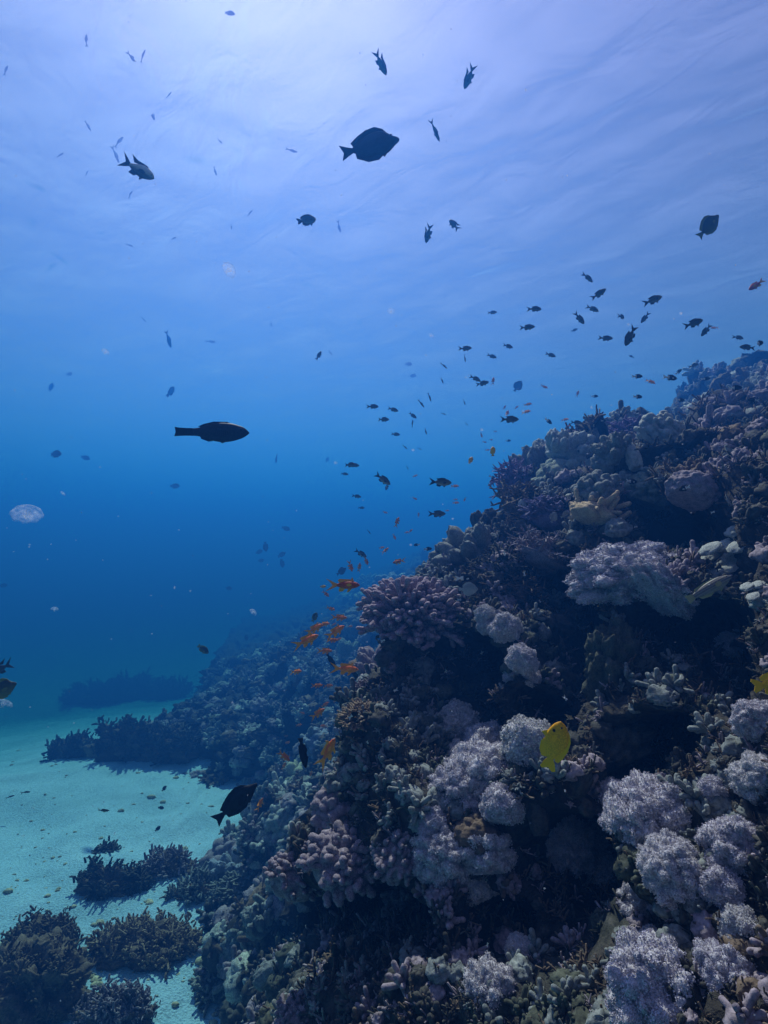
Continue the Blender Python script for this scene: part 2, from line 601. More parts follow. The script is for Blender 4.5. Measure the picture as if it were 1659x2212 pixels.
def surface_points(v, f, n, rng, zmin=-0.2):
    """N points over the quads of a mesh, with normals."""
    a, b, c = v[f[:, 0]], v[f[:, 1]], v[f[:, 2]]
    d = v[f[:, 3]]
    nn = np.cross(c - a, d - b)
    ar = np.linalg.norm(nn, axis=1)
    nn = nn / (ar[:, None] + 1e-12)
    cen = (a + b + c + d) / 4
    w = ar * ((cen[:, 2] > zmin * np.abs(v[:, 2]).max()))
    k = rng.choice(len(f), n, p=w / w.sum())
    s, t = rng.random((2, n, 1))
    p = (a[k] * (1 - s) + b[k] * s) * (1 - t) + (d[k] * (1 - s) + c[k] * s) * t
    nk = nn[k]
    out = (nk * p).sum(1)
    return p, nk * np.sign(out.mean() if abs(out.mean()) > 0 else 1)


def polyps(v, f, n, size, seed, zmin=-0.75):
    """Feathery eight-armed polyps standing all over a lumpy stalk."""
    rng = np.random.default_rng(seed)
    p, nn = surface_points(v, f, n, rng, zmin)
    nn = nn + rng.normal(size=nn.shape) * 0.35
    nn /= np.linalg.norm(nn, axis=1)[:, None]
    ref = np.where(np.abs(nn[:, 2:]) < 0.9, [[0, 0, 1.0]], [[1.0, 0, 0]])
    t = np.cross(nn, ref)
    t /= np.linalg.norm(t, axis=1)[:, None]
    b = np.cross(nn, t)
    m = 7
    sz = size * (0.75 + 0.5 * rng.random(n))
    base = p + nn * (sz * rng.uniform(0.2, 1.1, n))[:, None]
    ang = (np.arange(m) * 2 * np.pi / m)[None, :] + rng.random((n, 1)) * 6
    open_ = np.clip(rng.normal(0.7, 0.22, (n, m)), 0.5, 1.4)
    rad = t[:, None] * np.cos(ang)[..., None] + b[:, None] * np.sin(ang)[..., None]
    di = nn[:, None] * np.cos(open_)[..., None] + rad * np.sin(open_)[..., None]
    sd = np.cross(di, np.broadcast_to(nn[:, None], di.shape))
    sd /= np.linalg.norm(sd, axis=2)[..., None] + 1e-9
    s = sz[:, None, None]
    v0 = np.broadcast_to(base[:, None], di.shape)
    mid = v0 + di * s * 0.65
    q = np.stack([v0, mid + sd * s * 0.32, v0 + di * s * 1.2 + nn[:, None] * s * 0.2, mid - sd * s * 0.32], 2).reshape(-1, 3)
    # the stem of each polyp
    w = t * 0.18
    st = np.stack([p - nn * 0.3 * sz[:, None] + w * sz[:, None], base + w * sz[:, None], base - w * sz[:, None], p - nn * 0.3 * sz[:, None] - w * sz[:, None]], 1).reshape(-1, 3)
    vv = np.concatenate([q, st])
    return vv, np.arange(len(vv)).reshape(-1, 4)


# ------------------------------------------------------------------ coral materials
def flat_mat(name, col, var=0.25, rough=0.85, scale=8.0, sub=0.0):
    a = tuple(c * (1 - var) for c in col)
    b = tuple(min(1, c * (1 + var)) for c in col)
    return coral_material(name, [(0.3, a), (0.7, b)], scale=scale, rough=rough, fine=60.0, bump=0.004)


M = {
    'pink': flat_mat("pink_lilac_coral", (0.34, 0.25, 0.29)),
    'lilac': flat_mat("lilac_coral", (0.26, 0.22, 0.35)),
    'purple': flat_mat("purple_coral", (0.23, 0.15, 0.27)),
    'blue': flat_mat("blue_grey_coral", (0.30, 0.32, 0.38)),
    'grey': flat_mat("grey_coral", (0.22, 0.23, 0.22), 0.35),
    'pale': flat_mat("pale_coral", (0.40, 0.41, 0.38), 0.25),
    'green': flat_mat("green_grey_coral", (0.25, 0.28, 0.22), 0.3),
    'brown': flat_mat("brown_coral", (0.17, 0.12, 0.085), 0.35),
    'tan': flat_mat("tan_coral", (0.33, 0.24, 0.16), 0.3),
    'beige': flat_mat("beige_coral", (0.58, 0.42, 0.26), 0.2),
    'dark': flat_mat("dark_coral", (0.075, 0.07, 0.06), 0.4),
    'cream': flat_mat("cream_coral", (0.50, 0.47, 0.32), 0.3),
    'xenia': flat_mat("white_lilac_polyps", (0.82, 0.74, 0.80), 0.1),
    'stalk': flat_mat("pale_stalk", (0.55, 0.50, 0.54), 0.25),
    'olive': flat_mat("olive_algae", (0.085, 0.09, 0.065), 0.5),
    'mauve': flat_mat("mauve_brown_coral", (0.30, 0.24, 0.27), 0.35),
}



def polyp_material():
    """White to lilac polyps: each colony has its own tint."""
    m, nt, b = node_mat("white_lilac_polyps")
    oi = N(nt, "ShaderNodeObjectInfo")
    tc = N(nt, "ShaderNodeTexCoord")
    n1 = N(nt, "ShaderNodeTexNoise", Scale=5.0, Detail=3.0)
    nt.links.new(tc.outputs["Object"], n1.inputs["Vector"])
    c = ramp(nt, oi.outputs["Random"], [(0.0, (0.80, 0.77, 0.73)), (0.45, (0.76, 0.69, 0.74)), (0.8, (0.64, 0.58, 0.66)), (1.0, (0.72, 0.66, 0.62))])
    k = ramp(nt, n1.outputs[0], [(0.35, (0.72, 0.72, 0.72)), (0.6, (1.05, 1.05, 1.05))])
    nt.links.new(mixc(nt, 1.0, c, k, 'MULTIPLY'), b.inputs["Base Color"])
    return m


M['xenia'] = polyp_material()
MESH = {}


def proto(kind, var):
    """Mesh data (base, growth) of one coral form; radius about 0.5, growing along +z. Built once each."""
    key = (kind, var)
    if key in MESH:
        return MESH[key]
    sd = var * 13.7 + len(kind) * 3.1
    ins = int(sd * 10)
    g = None
    if kind == 'cauliflower':
        b = blob(26, 16, (0.34, 0.34, 0.26), 0.2, 2, sd)
        g = clump_branches(ins, 400, r0=0.030, r1=0.031, jitter=0.09)
    elif kind == 'bushy':
        b = blob(26, 16, (0.33, 0.33, 0.24), 0.2, 2, sd)
        g = clump_branches(ins, 230, r0=0.032, r1=0.030, forks=3, flat=0.72, knob=0.85, spread=0.5, ns=5)
    elif kind == 'stubby':
        b = blob(30, 20, (0.38, 0.38, 0.28), 0.35, 2.4, sd)
        g = clump_branches(ins, 95, r0=0.055, r1=0.058, forks=2, flat=0.75, inner=0.62, knob=1.1, spread=0.6, jitter=0.2)
    elif kind == 'thicket':
        b = blob(22, 14, (0.30, 0.30, 0.16), 0.4, 2, sd)
        g = thicket_branches(ins)
    elif kind == 'twig':
        b = blob(22, 14, (0.30, 0.30, 0.14), 0.4, 2, sd)
        g = thicket_branches(ins, 60, r=0.024, spread=0.9, flat=0.6)
    elif kind == 'lobes':
        b = blob(90, 60, (0.5, 0.5, 0.44), 0.55, 2.6, sd, 0.03, 0.05, -0.7, 14)
    elif kind == 'dome':
        b = blob(80, 54, (0.5, 0.5, 0.40), 0.22, 3.4, sd, 0.05, 0.05, -0.7, 16)
    elif kind == 'knobs':
        rng = np.random.default_rng(ins)
        ps = []
        for d in fib_dirs(16, rng, 0.15, 0.2):
            v, f = blob(22, 16, (0.13, 0.13, 0.26), 0.35, 2.6, rng.random() * 50, 0.06, 0.10, -1, 7)
            v[:, 2] += 0.17
            v *= 0.8 + 0.4 * rng.random()
            q = Vector((0, 0, 1)).rotation_difference(Vector((d[0], d[1], d[2] + 0.8)))
            R = np.array(q.to_matrix())
            ps.append((v @ R.T + d * np.array([0.30, 0.30, 0.12]), f))
        g = join(ps)
        b = blob(30, 20, (0.40, 0.40, 0.24), 0.3, 2.5, sd)
    elif kind == 'column':
        b = blob(50, 44, (0.30, 0.30, 0.75), 0.30, 2.4, sd, 0.08, 0.10, -0.8, 8)
    elif kind == 'rock':
        b = blob(90, 60, (0.5, 0.40, 0.38), 0.55, 1.7, sd, 0.16, 0.10, -0.9, 8)
    elif kind == 'leather':
        rng = np.random.default_rng(ins)
        b = blob(40, 24, (0.42, 0.36, 0.15), 0.3, 2.2, sd, 0.05)
        ps = []
        for d in fib_dirs(30, rng, 0.1, 0.15):
            base = d * np.array([0.34, 0.30, 0.10])
            v, p = finger(base, d + np.array([0, 0, 0.7]), 0.16 + 0.16 * rng.random(), 0.055, 0.036, rng, 1.05, 8, 0.3)
            ps.append(v)
            if rng.random() < 0.6:
                ps.append(finger(base + d * 0.04, d + rng.normal(size=3) * 0.6, 0.14, 0.042, 0.03, rng, 1.05, 8, 0.3)[0])
        g = join(ps)
    elif kind == 'xenia':
        b = blob(110, 72, (0.44, 0.40, 0.38), 0.62, 2.3 + 0.3 * (var % 3), sd, 0.05, 0.22, -0.8, 5.5)
        g = polyps(b[0], b[1], 5600, 0.0165, ins)
    elif kind == 'xenia_small':
        b = blob(70, 46, (0.42, 0.40, 0.40), 0.45, 1.8, sd, 0.05, 0.22, -0.8, 4)
        g = polyps(b[0], b[1], 2200, 0.027, ins)
    elif kind == 'plates':
        rng = np.random.default_rng(ins)
        ps = []
        for k in range(9):
            v, f = blob(26, 16, (0.20, 0.16, 0.055), 0.35, 2.2, rng.random() * 40, 0.08, 0.08, -1, 7)
            v += np.array([rng.uniform(-.36, .36), rng.uniform(-.25, .25), 0.06 + 0.05 * k])
            ps.append((v, f))
        g = join(ps)
        b = blob(30, 20, (0.42, 0.32, 0.22), 0.4, 2, sd)
    MESH[key] = (b, g)
    return MESH[key]


PART_NAME = {'cauliflower': 'branches', 'bushy': 'branches', 'thicket': 'branches', 'twig': 'branches', 'stubby': 'branches', 'knobs': 'knobs', 'leather': 'fingers',
             'xenia': 'polyps', 'xenia_small': 'polyps', 'plates': 'plates'}
OBJ_NAME = {'cauliflower': 'cauliflower_coral', 'bushy': 'bushy_coral', 'stubby': 'finger_coral', 'thicket': 'branching_coral', 'twig': 'branching_coral', 'lobes': 'lobed_coral',
            'dome': 'dome_coral', 'knobs': 'knobbly_coral', 'column': 'column_coral', 'rock': 'rock', 'leather': 'leather_coral', 'xenia': 'soft_coral',
            'xenia_small': 'soft_coral', 'plates': 'plate_coral'}
CAT = {'xenia': 'soft coral', 'xenia_small': 'soft coral', 'rock': 'rock'}
DATA = {}


def coral(kind, var, mat, loc, size, up=(0, 0, 1), spin=0.0, scale=(1, 1, 1), label=None, group=None, base_mat=None):
    """One coral: its base or body, and its growth (branches, polyps ...) as a child."""
    key = (kind, var, mat, base_mat)
    if key not in DATA:
        b, g = proto(kind, var)
        mb = M[base_mat] if base_mat else (M['stalk'] if kind.startswith('xenia') else M[mat])
        ob = new_obj(OBJ_NAME[kind], b[0], b[1], [mb])
        DATA[key] = [ob, None]
        if g is not None:
            og = new_obj(PART_NAME[kind], g[0], g[1], [M[mat]], parent=ob, smooth=not kind.startswith('xenia'))
            DATA[key][1] = og
        o = ob
    else:
        ob, og = DATA[key]
        o = ob.copy()
        COL.objects.link(o)
        if og is not None:
            c = og.copy()
            COL.objects.link(c)
            c.parent = o
    q = Vector((0, 0, 1)).rotation_difference(Vector(up).normalized()) @ Quaternion((0, 0, 1), spin)
    o.rotation_mode = 'QUATERNION'
    o.rotation_quaternion = q
    o.location = loc
    o.scale = Vector(scale) * size
    for k in ("label", "category", "group"):
        if k in o:
            del o[k]
    if label:
        tag(o, label, CAT.get(kind, 'coral'), group)
    return o


def reef_hit(px, py):
    d = cam_dir(px, py).normalized()
    h = REEF_BVH.ray_cast(Vector((0, 0, 0)), d)
    return h if h[0] is not None else None


def on_reef(kind, var, mat, px, py, w, label, group=None, lift=0.0, up=0.55, scale=(1, 1, 1), spin=None, base_mat=None, sink=0.12):
    """A coral W pixels wide (of 1659) rooted where the view through (PX, PY) meets the slope."""
    h = reef_hit(px, py)
    if h is None:
        h = reef_hit(px + 25, py + 40) or reef_hit(px + 60, py + 90)
        if h is None:
            print("no reef under", px, py, label)
            return None
        off = True
    p, n = h[0], h[1]
    n = n if n.z > 0 or n.y < 0 else -n
    depth = p.dot(Vector((0, math.cos(PITCH), math.sin(PITCH))))
    size = w * depth / F
    u = (n * (1 - up) + Vector((0, 0, 1)) * up).normalized()
    loc = p - u * size * sink + Vector((0, 0, lift * size))
    return coral(kind, var, mat, loc, size, u, spin if spin is not None else random.random() * 6.28, scale, label, group, base_mat)


CORALS = [
    # kind, variant, material, x, y, width, label, extra
    ('knobs', 1, 'grey', 1140, 975, 120, "grey knobbly coral head at the near end of the upper ridge, overhanging open water"),
    ('knobs', 2, 'pale', 1222, 968, 95, "pale grey knobbly coral beside the single column on the ridge crest"),
    ('column', 1, 'grey', 1270, 968, 70, "single upright grey coral column on the ridge crest"),
    ('bushy', 1, 'purple', 1362, 935, 115, "purple branching coral dome crowning the upper ridge"),
    ('lobes', 1, 'pale', 1432, 935, 85, "pale lobed coral touching the purple dome on the ridge"),
    ('knobs', 3, 'grey', 1325, 972, 70, "grey lumpy coral just below the purple dome"),
    ('thicket', 1, 'purple', 1110, 1035, 110, "brownish purple branching thicket under the knobbly ridge head"),
    ('thicket', 2, 'brown', 1130, 1080, 130, "dark brown twiggy coral shelf below the purplish thicket"),
    ('lobes', 2, 'green', 1222, 1030, 125, "large smooth grey-green lobed coral below the ridge crest"),
    ('lobes', 3, 'grey', 1285, 1055, 85, "grey lobed column between the smooth green lobes and the beige finger coral"),
    ('column', 2, 'pale', 1366, 985, 48, "small bone-shaped pale coral knob under the ridge crest"),
    ('knobs', 4, 'grey', 1320, 1000, 90, "row of grey coral knuckles below the ridge crest"),
    ('lobes', 4, 'green', 1413, 1055, 90, "pale green lobed coral standing over a black cleft"),
    ('dome', 1, 'mauve', 1497, 1052, 95, "brown dome coral right of the pale green lobed one"),
    ('bushy', 2, 'lilac', 1195, 1105, 120, "bluish lilac branching coral behind the beige finger coral"),
    ('leather', 1, 'beige', 1268, 1142, 135, "bright beige finger coral catching the sun mid slope"),
    ('bushy', 3, 'lilac', 945, 1168, 85, "lilac bushy coral on the edge of the slope against blue water"),
    ('bushy', 4, 'mauve', 998, 1132, 95, "mauve-brown bushy coral above the lilac bush at the edge"),
    ('knobs', 5, 'dark', 1045, 1105, 90, "dark knobbly coral at the top of the middle step"),
    ('dome', 2, 'tan', 1066, 1125, 34, "small round tan brain coral on the middle step"),
    ('twig', 1, 'tan', 1140, 1135, 110, "tan twiggy coral below the bluish lilac coral"),
    ('twig', 2, 'mauve', 1180, 1190, 150, "wide greyish twig coral shelf hanging over the black wall"),
    ('twig', 3, 'brown', 1110, 1260, 130, "brown twig coral tangle above the small white soft corals"),
    ('knobs', 6, 'grey', 1005, 1195, 120, "grey finger knobs between the lilac bush and the twig shelf"),
    ('thicket', 3, 'dark', 1080, 1215, 110, "dark branching thicket in the shade of the twig shelf"),
    ('cauliflower', 1, 'pink', 895, 1318, 205, "biggest pinkish lilac cauliflower coral with stubby fingers, on the near shelf"),
    ('cauliflower', 2, 'pale', 803, 1268, 75, "white-tipped finger coral between the big orange fish and the smooth grey domes"),
    ('lobes', 5, 'blue', 845, 1272, 75, "smooth blue-grey lobed dome beside the biggest cauliflower coral"),
    ('lobes', 6, 'grey', 775, 1345, 80, "dark grey lobed dome left of the biggest cauliflower coral"),
    ('lobes', 7, 'pale', 738, 1305, 48, "small pale knob where the slope edge meets the orange fish"),
    ('knobs', 7, 'cream', 785, 1298, 40, "small yellowish knobbly coral above the dark grey lobed dome"),
    ('knobs', 8, 'green', 760, 1420, 70, "grey-green knobbly coral under the dark lobed dome"),
    ('knobs', 9, 'mauve', 820, 1440, 90, "mauve knobbly coral on the lip of the big dark hollow"),
    ('bushy', 5, 'tan', 785, 1545, 95, "tan bushy coral with round tips on the edge of the dark hollow"),
    ('bushy', 6, 'mauve', 795, 1492, 85, "mauve bushy coral directly above the tan bushy coral"),
    ('lobes', 8, 'dark', 1052, 1475, 75, "dark brown round knob jutting from the black wall"),
    ('xenia', 1, 'xenia', 1345, 1258, 165, "largest white fluffy soft coral draped over a ledge, left part"),
    ('xenia', 2, 'xenia', 1420, 1282, 120, "white fluffy soft coral ending at the tail of the striped wrasse"),
    ('xenia_small', 1, 'xenia', 1048, 1350, 42, "small white soft coral tuft at the head of the soft coral row on the wall"),
    ('xenia_small', 2, 'xenia', 1073, 1345, 26, "tiniest white soft coral tuft, second in the row on the wall"),
    ('xenia_small', 3, 'xenia', 1057, 1372, 36, "round white tuft just under the head of the soft coral row"),
    ('xenia_small', 4, 'xenia', 1095, 1400, 66, "brightest white soft coral ball in the middle of the row on the wall"),
    ('xenia_small', 5, 'xenia', 1118, 1460, 62, "grey soft coral below the brightest ball of the row"),
    ('xenia_small', 1, 'xenia', 1145, 1468, 40, "small pale soft coral at the right of the dim grey one"),
    ('xenia_small', 2, 'xenia', 1125, 1495, 56, "lowest soft coral of the row on the dark wall"),
    ('xenia_small', 3, 'xenia', 984, 1575, 72, "lone dim round soft coral in the shade at the left of the lemon damselfish"),
    ('xenia_small', 4, 'xenia', 990, 1635, 42, "small dim soft coral tuft below the lone round one"),
    ('xenia', 3, 'xenia', 1060, 1640, 100, "broad white soft coral with a black and white fish in front"),
    ('xenia_small', 5, 'xenia', 1143, 1622, 90, "white soft coral ball beside the lemon damselfish's tail"),
    ('xenia', 4, 'xenia', 1040, 1700, 120, "bright white soft coral cap over a bare brown boulder"),
    ('xenia', 5, 'xenia', 985, 1720, 85, "white soft coral at the left shoulder of the bare brown boulder"),
    ('xenia_small', 1, 'xenia', 1085, 1755, 70, "white soft coral hanging at the right side of the bare brown boulder"),
    ('dome', 3, 'brown', 1035, 1800, 110, "bare brown boulder coral framed by white soft corals"),
    ('xenia_small', 2, 'xenia', 935, 1790, 55, "white soft coral tuft left of and below the boulder's shoulder"),
    ('xenia', 1, 'xenia', 960, 1850, 90, "soft coral column running down left of the bare boulder"),
    ('xenia', 2, 'xenia', 1050, 1860, 95, "dim soft coral fan right under the bare boulder"),
    ('xenia_small', 3, 'xenia', 925, 1870, 50, "small white soft coral at the far left foot of the boulder group"),
    ('xenia_small', 4, 'xenia', 985, 1900, 60, "greyish soft coral hanging below the boulder group"),
    ('xenia_small', 5, 'xenia', 1035, 1925, 62, "lowest drooping soft coral under the bare boulder"),
    ('xenia', 3, 'xenia', 1405, 1780, 160, "large sunlit soft coral mound at the foot of the black gully"),
    ('xenia', 4, 'xenia', 1450, 1890, 120, "soft coral bulging below the large sunlit mound"),
    ('xenia_small', 1, 'xenia', 1330, 1735, 75, "soft coral crest at the upper left of the large sunlit mound"),
    ('xenia', 5, 'xenia', 1215, 1830, 105, "separate white soft coral left of the large sunlit mound"),
    ('xenia_small', 2, 'xenia', 1275, 1815, 62, "small bright soft coral between the separate clump and the sunlit mound"),
    ('xenia_small', 3, 'xenia', 1300, 1890, 72, "soft coral hanging below the gap of the sunlit mound"),
    ('xenia', 1, 'xenia', 1390, 1960, 95, "dim lower tongue of soft coral under the sunlit mound"),
    ('xenia', 2, 'xenia', 1590, 1850, 130, "soft coral clump at the right edge, level with the sunlit mound"),
    ('xenia_small', 4, 'xenia', 1560, 1930, 85, "soft coral hanging under the clump at the right edge"),
    ('xenia', 3, 'xenia', 1640, 1690, 95, "white soft coral at the right edge, halfway between two yellow and white clumps"),
    ('xenia_small', 5, 'xenia', 1540, 1715, 58, "small dim soft coral left of the clump halfway up the right edge"),
    ('xenia', 4, 'xenia', 1640, 1565, 85, "topmost white soft coral at the right edge under the yellow fish tail"),
    ('xenia_small', 1, 'xenia', 1590, 1405, 66, "single smooth white tuft on the shadowed wall, far from other soft corals"),
    ('xenia', 5, 'xenia', 1440, 2170, 200, "brightest big soft coral at the bottom, nearest to the camera"),
    ('xenia', 1, 'xenia', 1560, 2120, 120, "soft coral right of the brightest bottom one"),
    ('xenia_small', 2, 'xenia', 1415, 2060, 75, "soft coral tuft above the brightest bottom one"),
    ('xenia_small', 3, 'xenia', 1600, 2010, 80, "soft coral at the right edge above the bottom pair"),
    ('xenia', 2, 'xenia', 1065, 2150, 110, "shaded bluish soft coral at the bottom of the black wall"),
    ('xenia_small', 4, 'xenia', 1125, 2060, 60, "faint soft coral in deep shade above the bluish one"),
    ('rock', 1, 'olive', 1325, 1420, 150, "algae-covered rock buttress leaning on the black wall"),
    ('rock', 2, 'dark', 1335, 1590, 120, "dark lumpy rock with two paler knobs, right of the lemon damselfish"),
    ('column', 3, 'dark', 1245, 1700, 70, "dark stubby column below the lemon damselfish"),
    ('column', 4, 'dark', 1160, 1755, 62, "second dark stubby column, standing left of the gully"),
    ('plates', 1, 'pale', 1585, 1195, 115, "white-edged plate coral on the right, facing the large black fish"),
    ('plates', 2, 'pale', 1645, 1290, 80, "white-edged plate coral cut by the right edge"),
    ('stubby', 1, 'mauve', 745, 1850, 165, "mauve stubby coral above the great black hollow at the bottom"),
    ('stubby', 2, 'mauve', 640, 1885, 125, "mauve stubby coral on the outermost corner above the sand"),
    ('stubby', 3, 'mauve', 860, 1835, 125, "mauve finger coral right of the great black hollow"),
    ('stubby', 1, 'mauve', 880, 1930, 110, "brownish finger coral hanging over the lower black wall"),
    ('lobes', 9, 'cream', 640, 1690, 85, "creamy lobed coral beneath the upright orange fish"),
    ('lobes', 1, 'mauve', 728, 1745, 95, "mauve lobed boulder right of the creamy coral"),
    ('lobes', 3, 'grey', 735, 1690, 65, "grey lobed coral above the mauve boulder"),
    ('lobes', 5, 'pale', 612, 1765, 75, "pale lobed coral just below the dark diving fish"),
    ('lobes', 2, 'blue', 690, 1600, 60, "pale bluish knob behind the upright orange fish"),
    ('lobes', 4, 'mauve', 450, 1770, 120, "lilac grey mound at the foot of the slope behind the dark surgeonfish"),
    ('lobes', 6, 'mauve', 430, 1700, 85, "lilac grey mound nearest the sand channel"),
    ('knobs', 2, 'blue', 480, 1840, 90, "bluish knobbly coral beside the sand below the lilac mounds"),
    ('knobs', 5, 'grey', 560, 1990, 75, "grey knobs on the corner of the great black hollow"),
    ('column', 1, 'grey', 590, 2100, 65, "grey rounded column at the bottom beside the bright sand"),
    ('stubby', 2, 'mauve', 640, 2190, 95, "pale mauve finger coral at the bottom corner of the near reef"),
    ('bushy', 3, 'grey', 520, 1920, 110, "greyish bushy coral spilling from the slope on to the sand"),
    ('bushy', 1, 'grey', 470, 2130, 120, "dim bushy coral at the bottom between the sand and the near reef"),
    ('knobs', 8, 'blue', 650, 1470, 60, "pale blue knobbly coral under the small separate orange fish"),
    ('cauliflower', 1, 'blue', 700, 1440, 60, "pale blue finger coral behind the black forked tail"),
]
EXTRA = {
    "bright beige finger coral catching the sun mid slope": dict(sink=-0.22),
    "largest white fluffy soft coral draped over a ledge, left part": dict(scale=(1.2, .9, .7), spin=0.0, up=0.4),
    "white fluffy soft coral ending at the tail of the striped wrasse": dict(scale=(1.1, .9, .65), spin=0.0, up=0.4),
    "algae-covered rock buttress leaning on the black wall": dict(scale=(.8, .8, 1.4), up=0.8, spin=0.5),
}
for c in CORALS:
    kw = EXTRA.get(c[6], {})
    grp = {'xenia': "white soft corals on the reef", 'xenia_small': "white soft corals on the reef", 'rock': "bare rocks on the wall"}.get(c[0], "hard corals on the reef")
    if c[0].startswith('xenia') and 'sink' not in kw:
        kw = dict(kw, sink=-0.65 if ' row' in c[6] else -0.12)
    if c[0].startswith('xenia') and 900 < c[3] < 1170 and 1560 < c[4] < 1960:
        c = c[:5] + (c[5] * 1.22,) + c[6:]
    on_reef(*c, group=grp, **kw)


# ------------------------------------------------------------------ coral patches standing on the sand
def on_sand(px, py):
    """Where the view through a pixel meets the sand."""
    d = cam_dir(px, py)
    t = np.concatenate([np.linspace(2, 14, 600), np.linspace(14, 60, 900)])
    x, y = d.x * t, d.y * t
    k = int(np.argmax(d.z * t < SAND_Z + sand_drop(x, y)))
    return d * float(t[k])


def bommie(px, py, w, hgt, label, var, mat='dark', tops=3, depthwise=0.8):
    """A low coral patch: a rough rock body with branching tufts on it."""
    p = on_sand(px, py)
    dep = p.y
    W_ = w * dep / F
    H_ = hgt * dep / F
    b = blob(100, 60, (0.5, 0.5, 0.5), 0.6, 2.6, var * 7.7, 0.30, 0.2, -0.6, 7)
    o = new_obj("coral_patch", b[0] * np.array([W_, W_ * depthwise, H_ * 1.5]), b[1], [M['brown']])
    o.location = p + Vector((0, W_ * depthwise * 0.45, H_ * 0.15))
    rng = np.random.default_rng(var + 77)
    v = b[0] * np.array([W_, W_ * depthwise, H_ * 1.5])
    pts, nn = surface_points(v, b[1], tops * 26, rng, 0.0)
    parts = []
    for q, n in zip(pts, nn):
        d = n + np.array([0, 0, 0.9])
        d /= np.linalg.norm(d)
        s = (0.05 + 0.05 * rng.random()) * max(0.7, dep / 6)
        for k in range(9):
            dd = d + rng.normal(size=3) * 0.45
            parts.append(finger(q + rng.normal(size=3) * s * 0.35, dd, s * (0.4 + 0.4 * rng.random()), s * 0.13, s * 0.11, rng, 1.05, 5, 0.2, 3)[0])
    g = join(parts)
    new_obj("branches", g[0], g[1], [M[mat]], parent=o)
    tag(o, label, "coral patch", "coral patches on the sand")
    return o


bommie(25, 2225, 180, 105, "large dark coral patch cut by the left edge on bright sand", 1, 'brown', 5)
bommie(60, 2090, 105, 58, "dark coral mound at the left edge behind the large cut patch", 15, 'brown', 3)
bommie(290, 2085, 175, 40, "long dark coral patch in the middle of the bright sand", 2, 'tan', 5, 0.5)
bommie(235, 2232, 115, 52, "dark bushy coral patch at the very bottom on the sand", 3, 'mauve', 4, 0.5)
bommie(232, 1945, 105, 42, "single dark slab-like coral patch standing alone on the sand", 4, 'dark', 4, 0.4)
bommie(355, 1905, 80, 40, "dark coral patch between the lone slab and the reef foot", 5, 'mauve', 3, 0.6)
bommie(425, 1955, 85, 32, "small greyish coral patch at the foot of the reef", 6, 'grey', 3, 0.5)
bommie(150, 1640, 70, 32, "small blue-hazed coral patch at the tip of the far reef tongue", 8, 'dark', 2, 0.5)
bommie(265, 1640, 115, 62, "big blue-hazed coral head at the end of the far reef tongue", 9, 'dark', 3, 0.5)
bommie(350, 1640, 100, 45, "blue-hazed coral head joining the far reef tongue to the slope", 10, 'dark', 3, 0.5)
bommie(225, 1857, 26, 14, "tiny dark coral lump on open sand beyond the lone slab", 11, 'dark', 1)
bommie(200, 1893, 14, 12, "dark pebble-sized coral lump touching the lone slab", 12, 'dark', 1)
bommie(175, 1520, 80, 20, "low faint coral patch far out on the sand, leftmost of three nearly lost in blue", 13, 'dark', 2)
bommie(250, 1515, 95, 32, "tallest faint coral patch far out on the sand, middle of three nearly lost in blue", 16, 'dark', 2)
bommie(335, 1512, 85, 24, "faint coral patch far out on the sand, rightmost of three nearly lost in blue", 17, 'dark', 2)


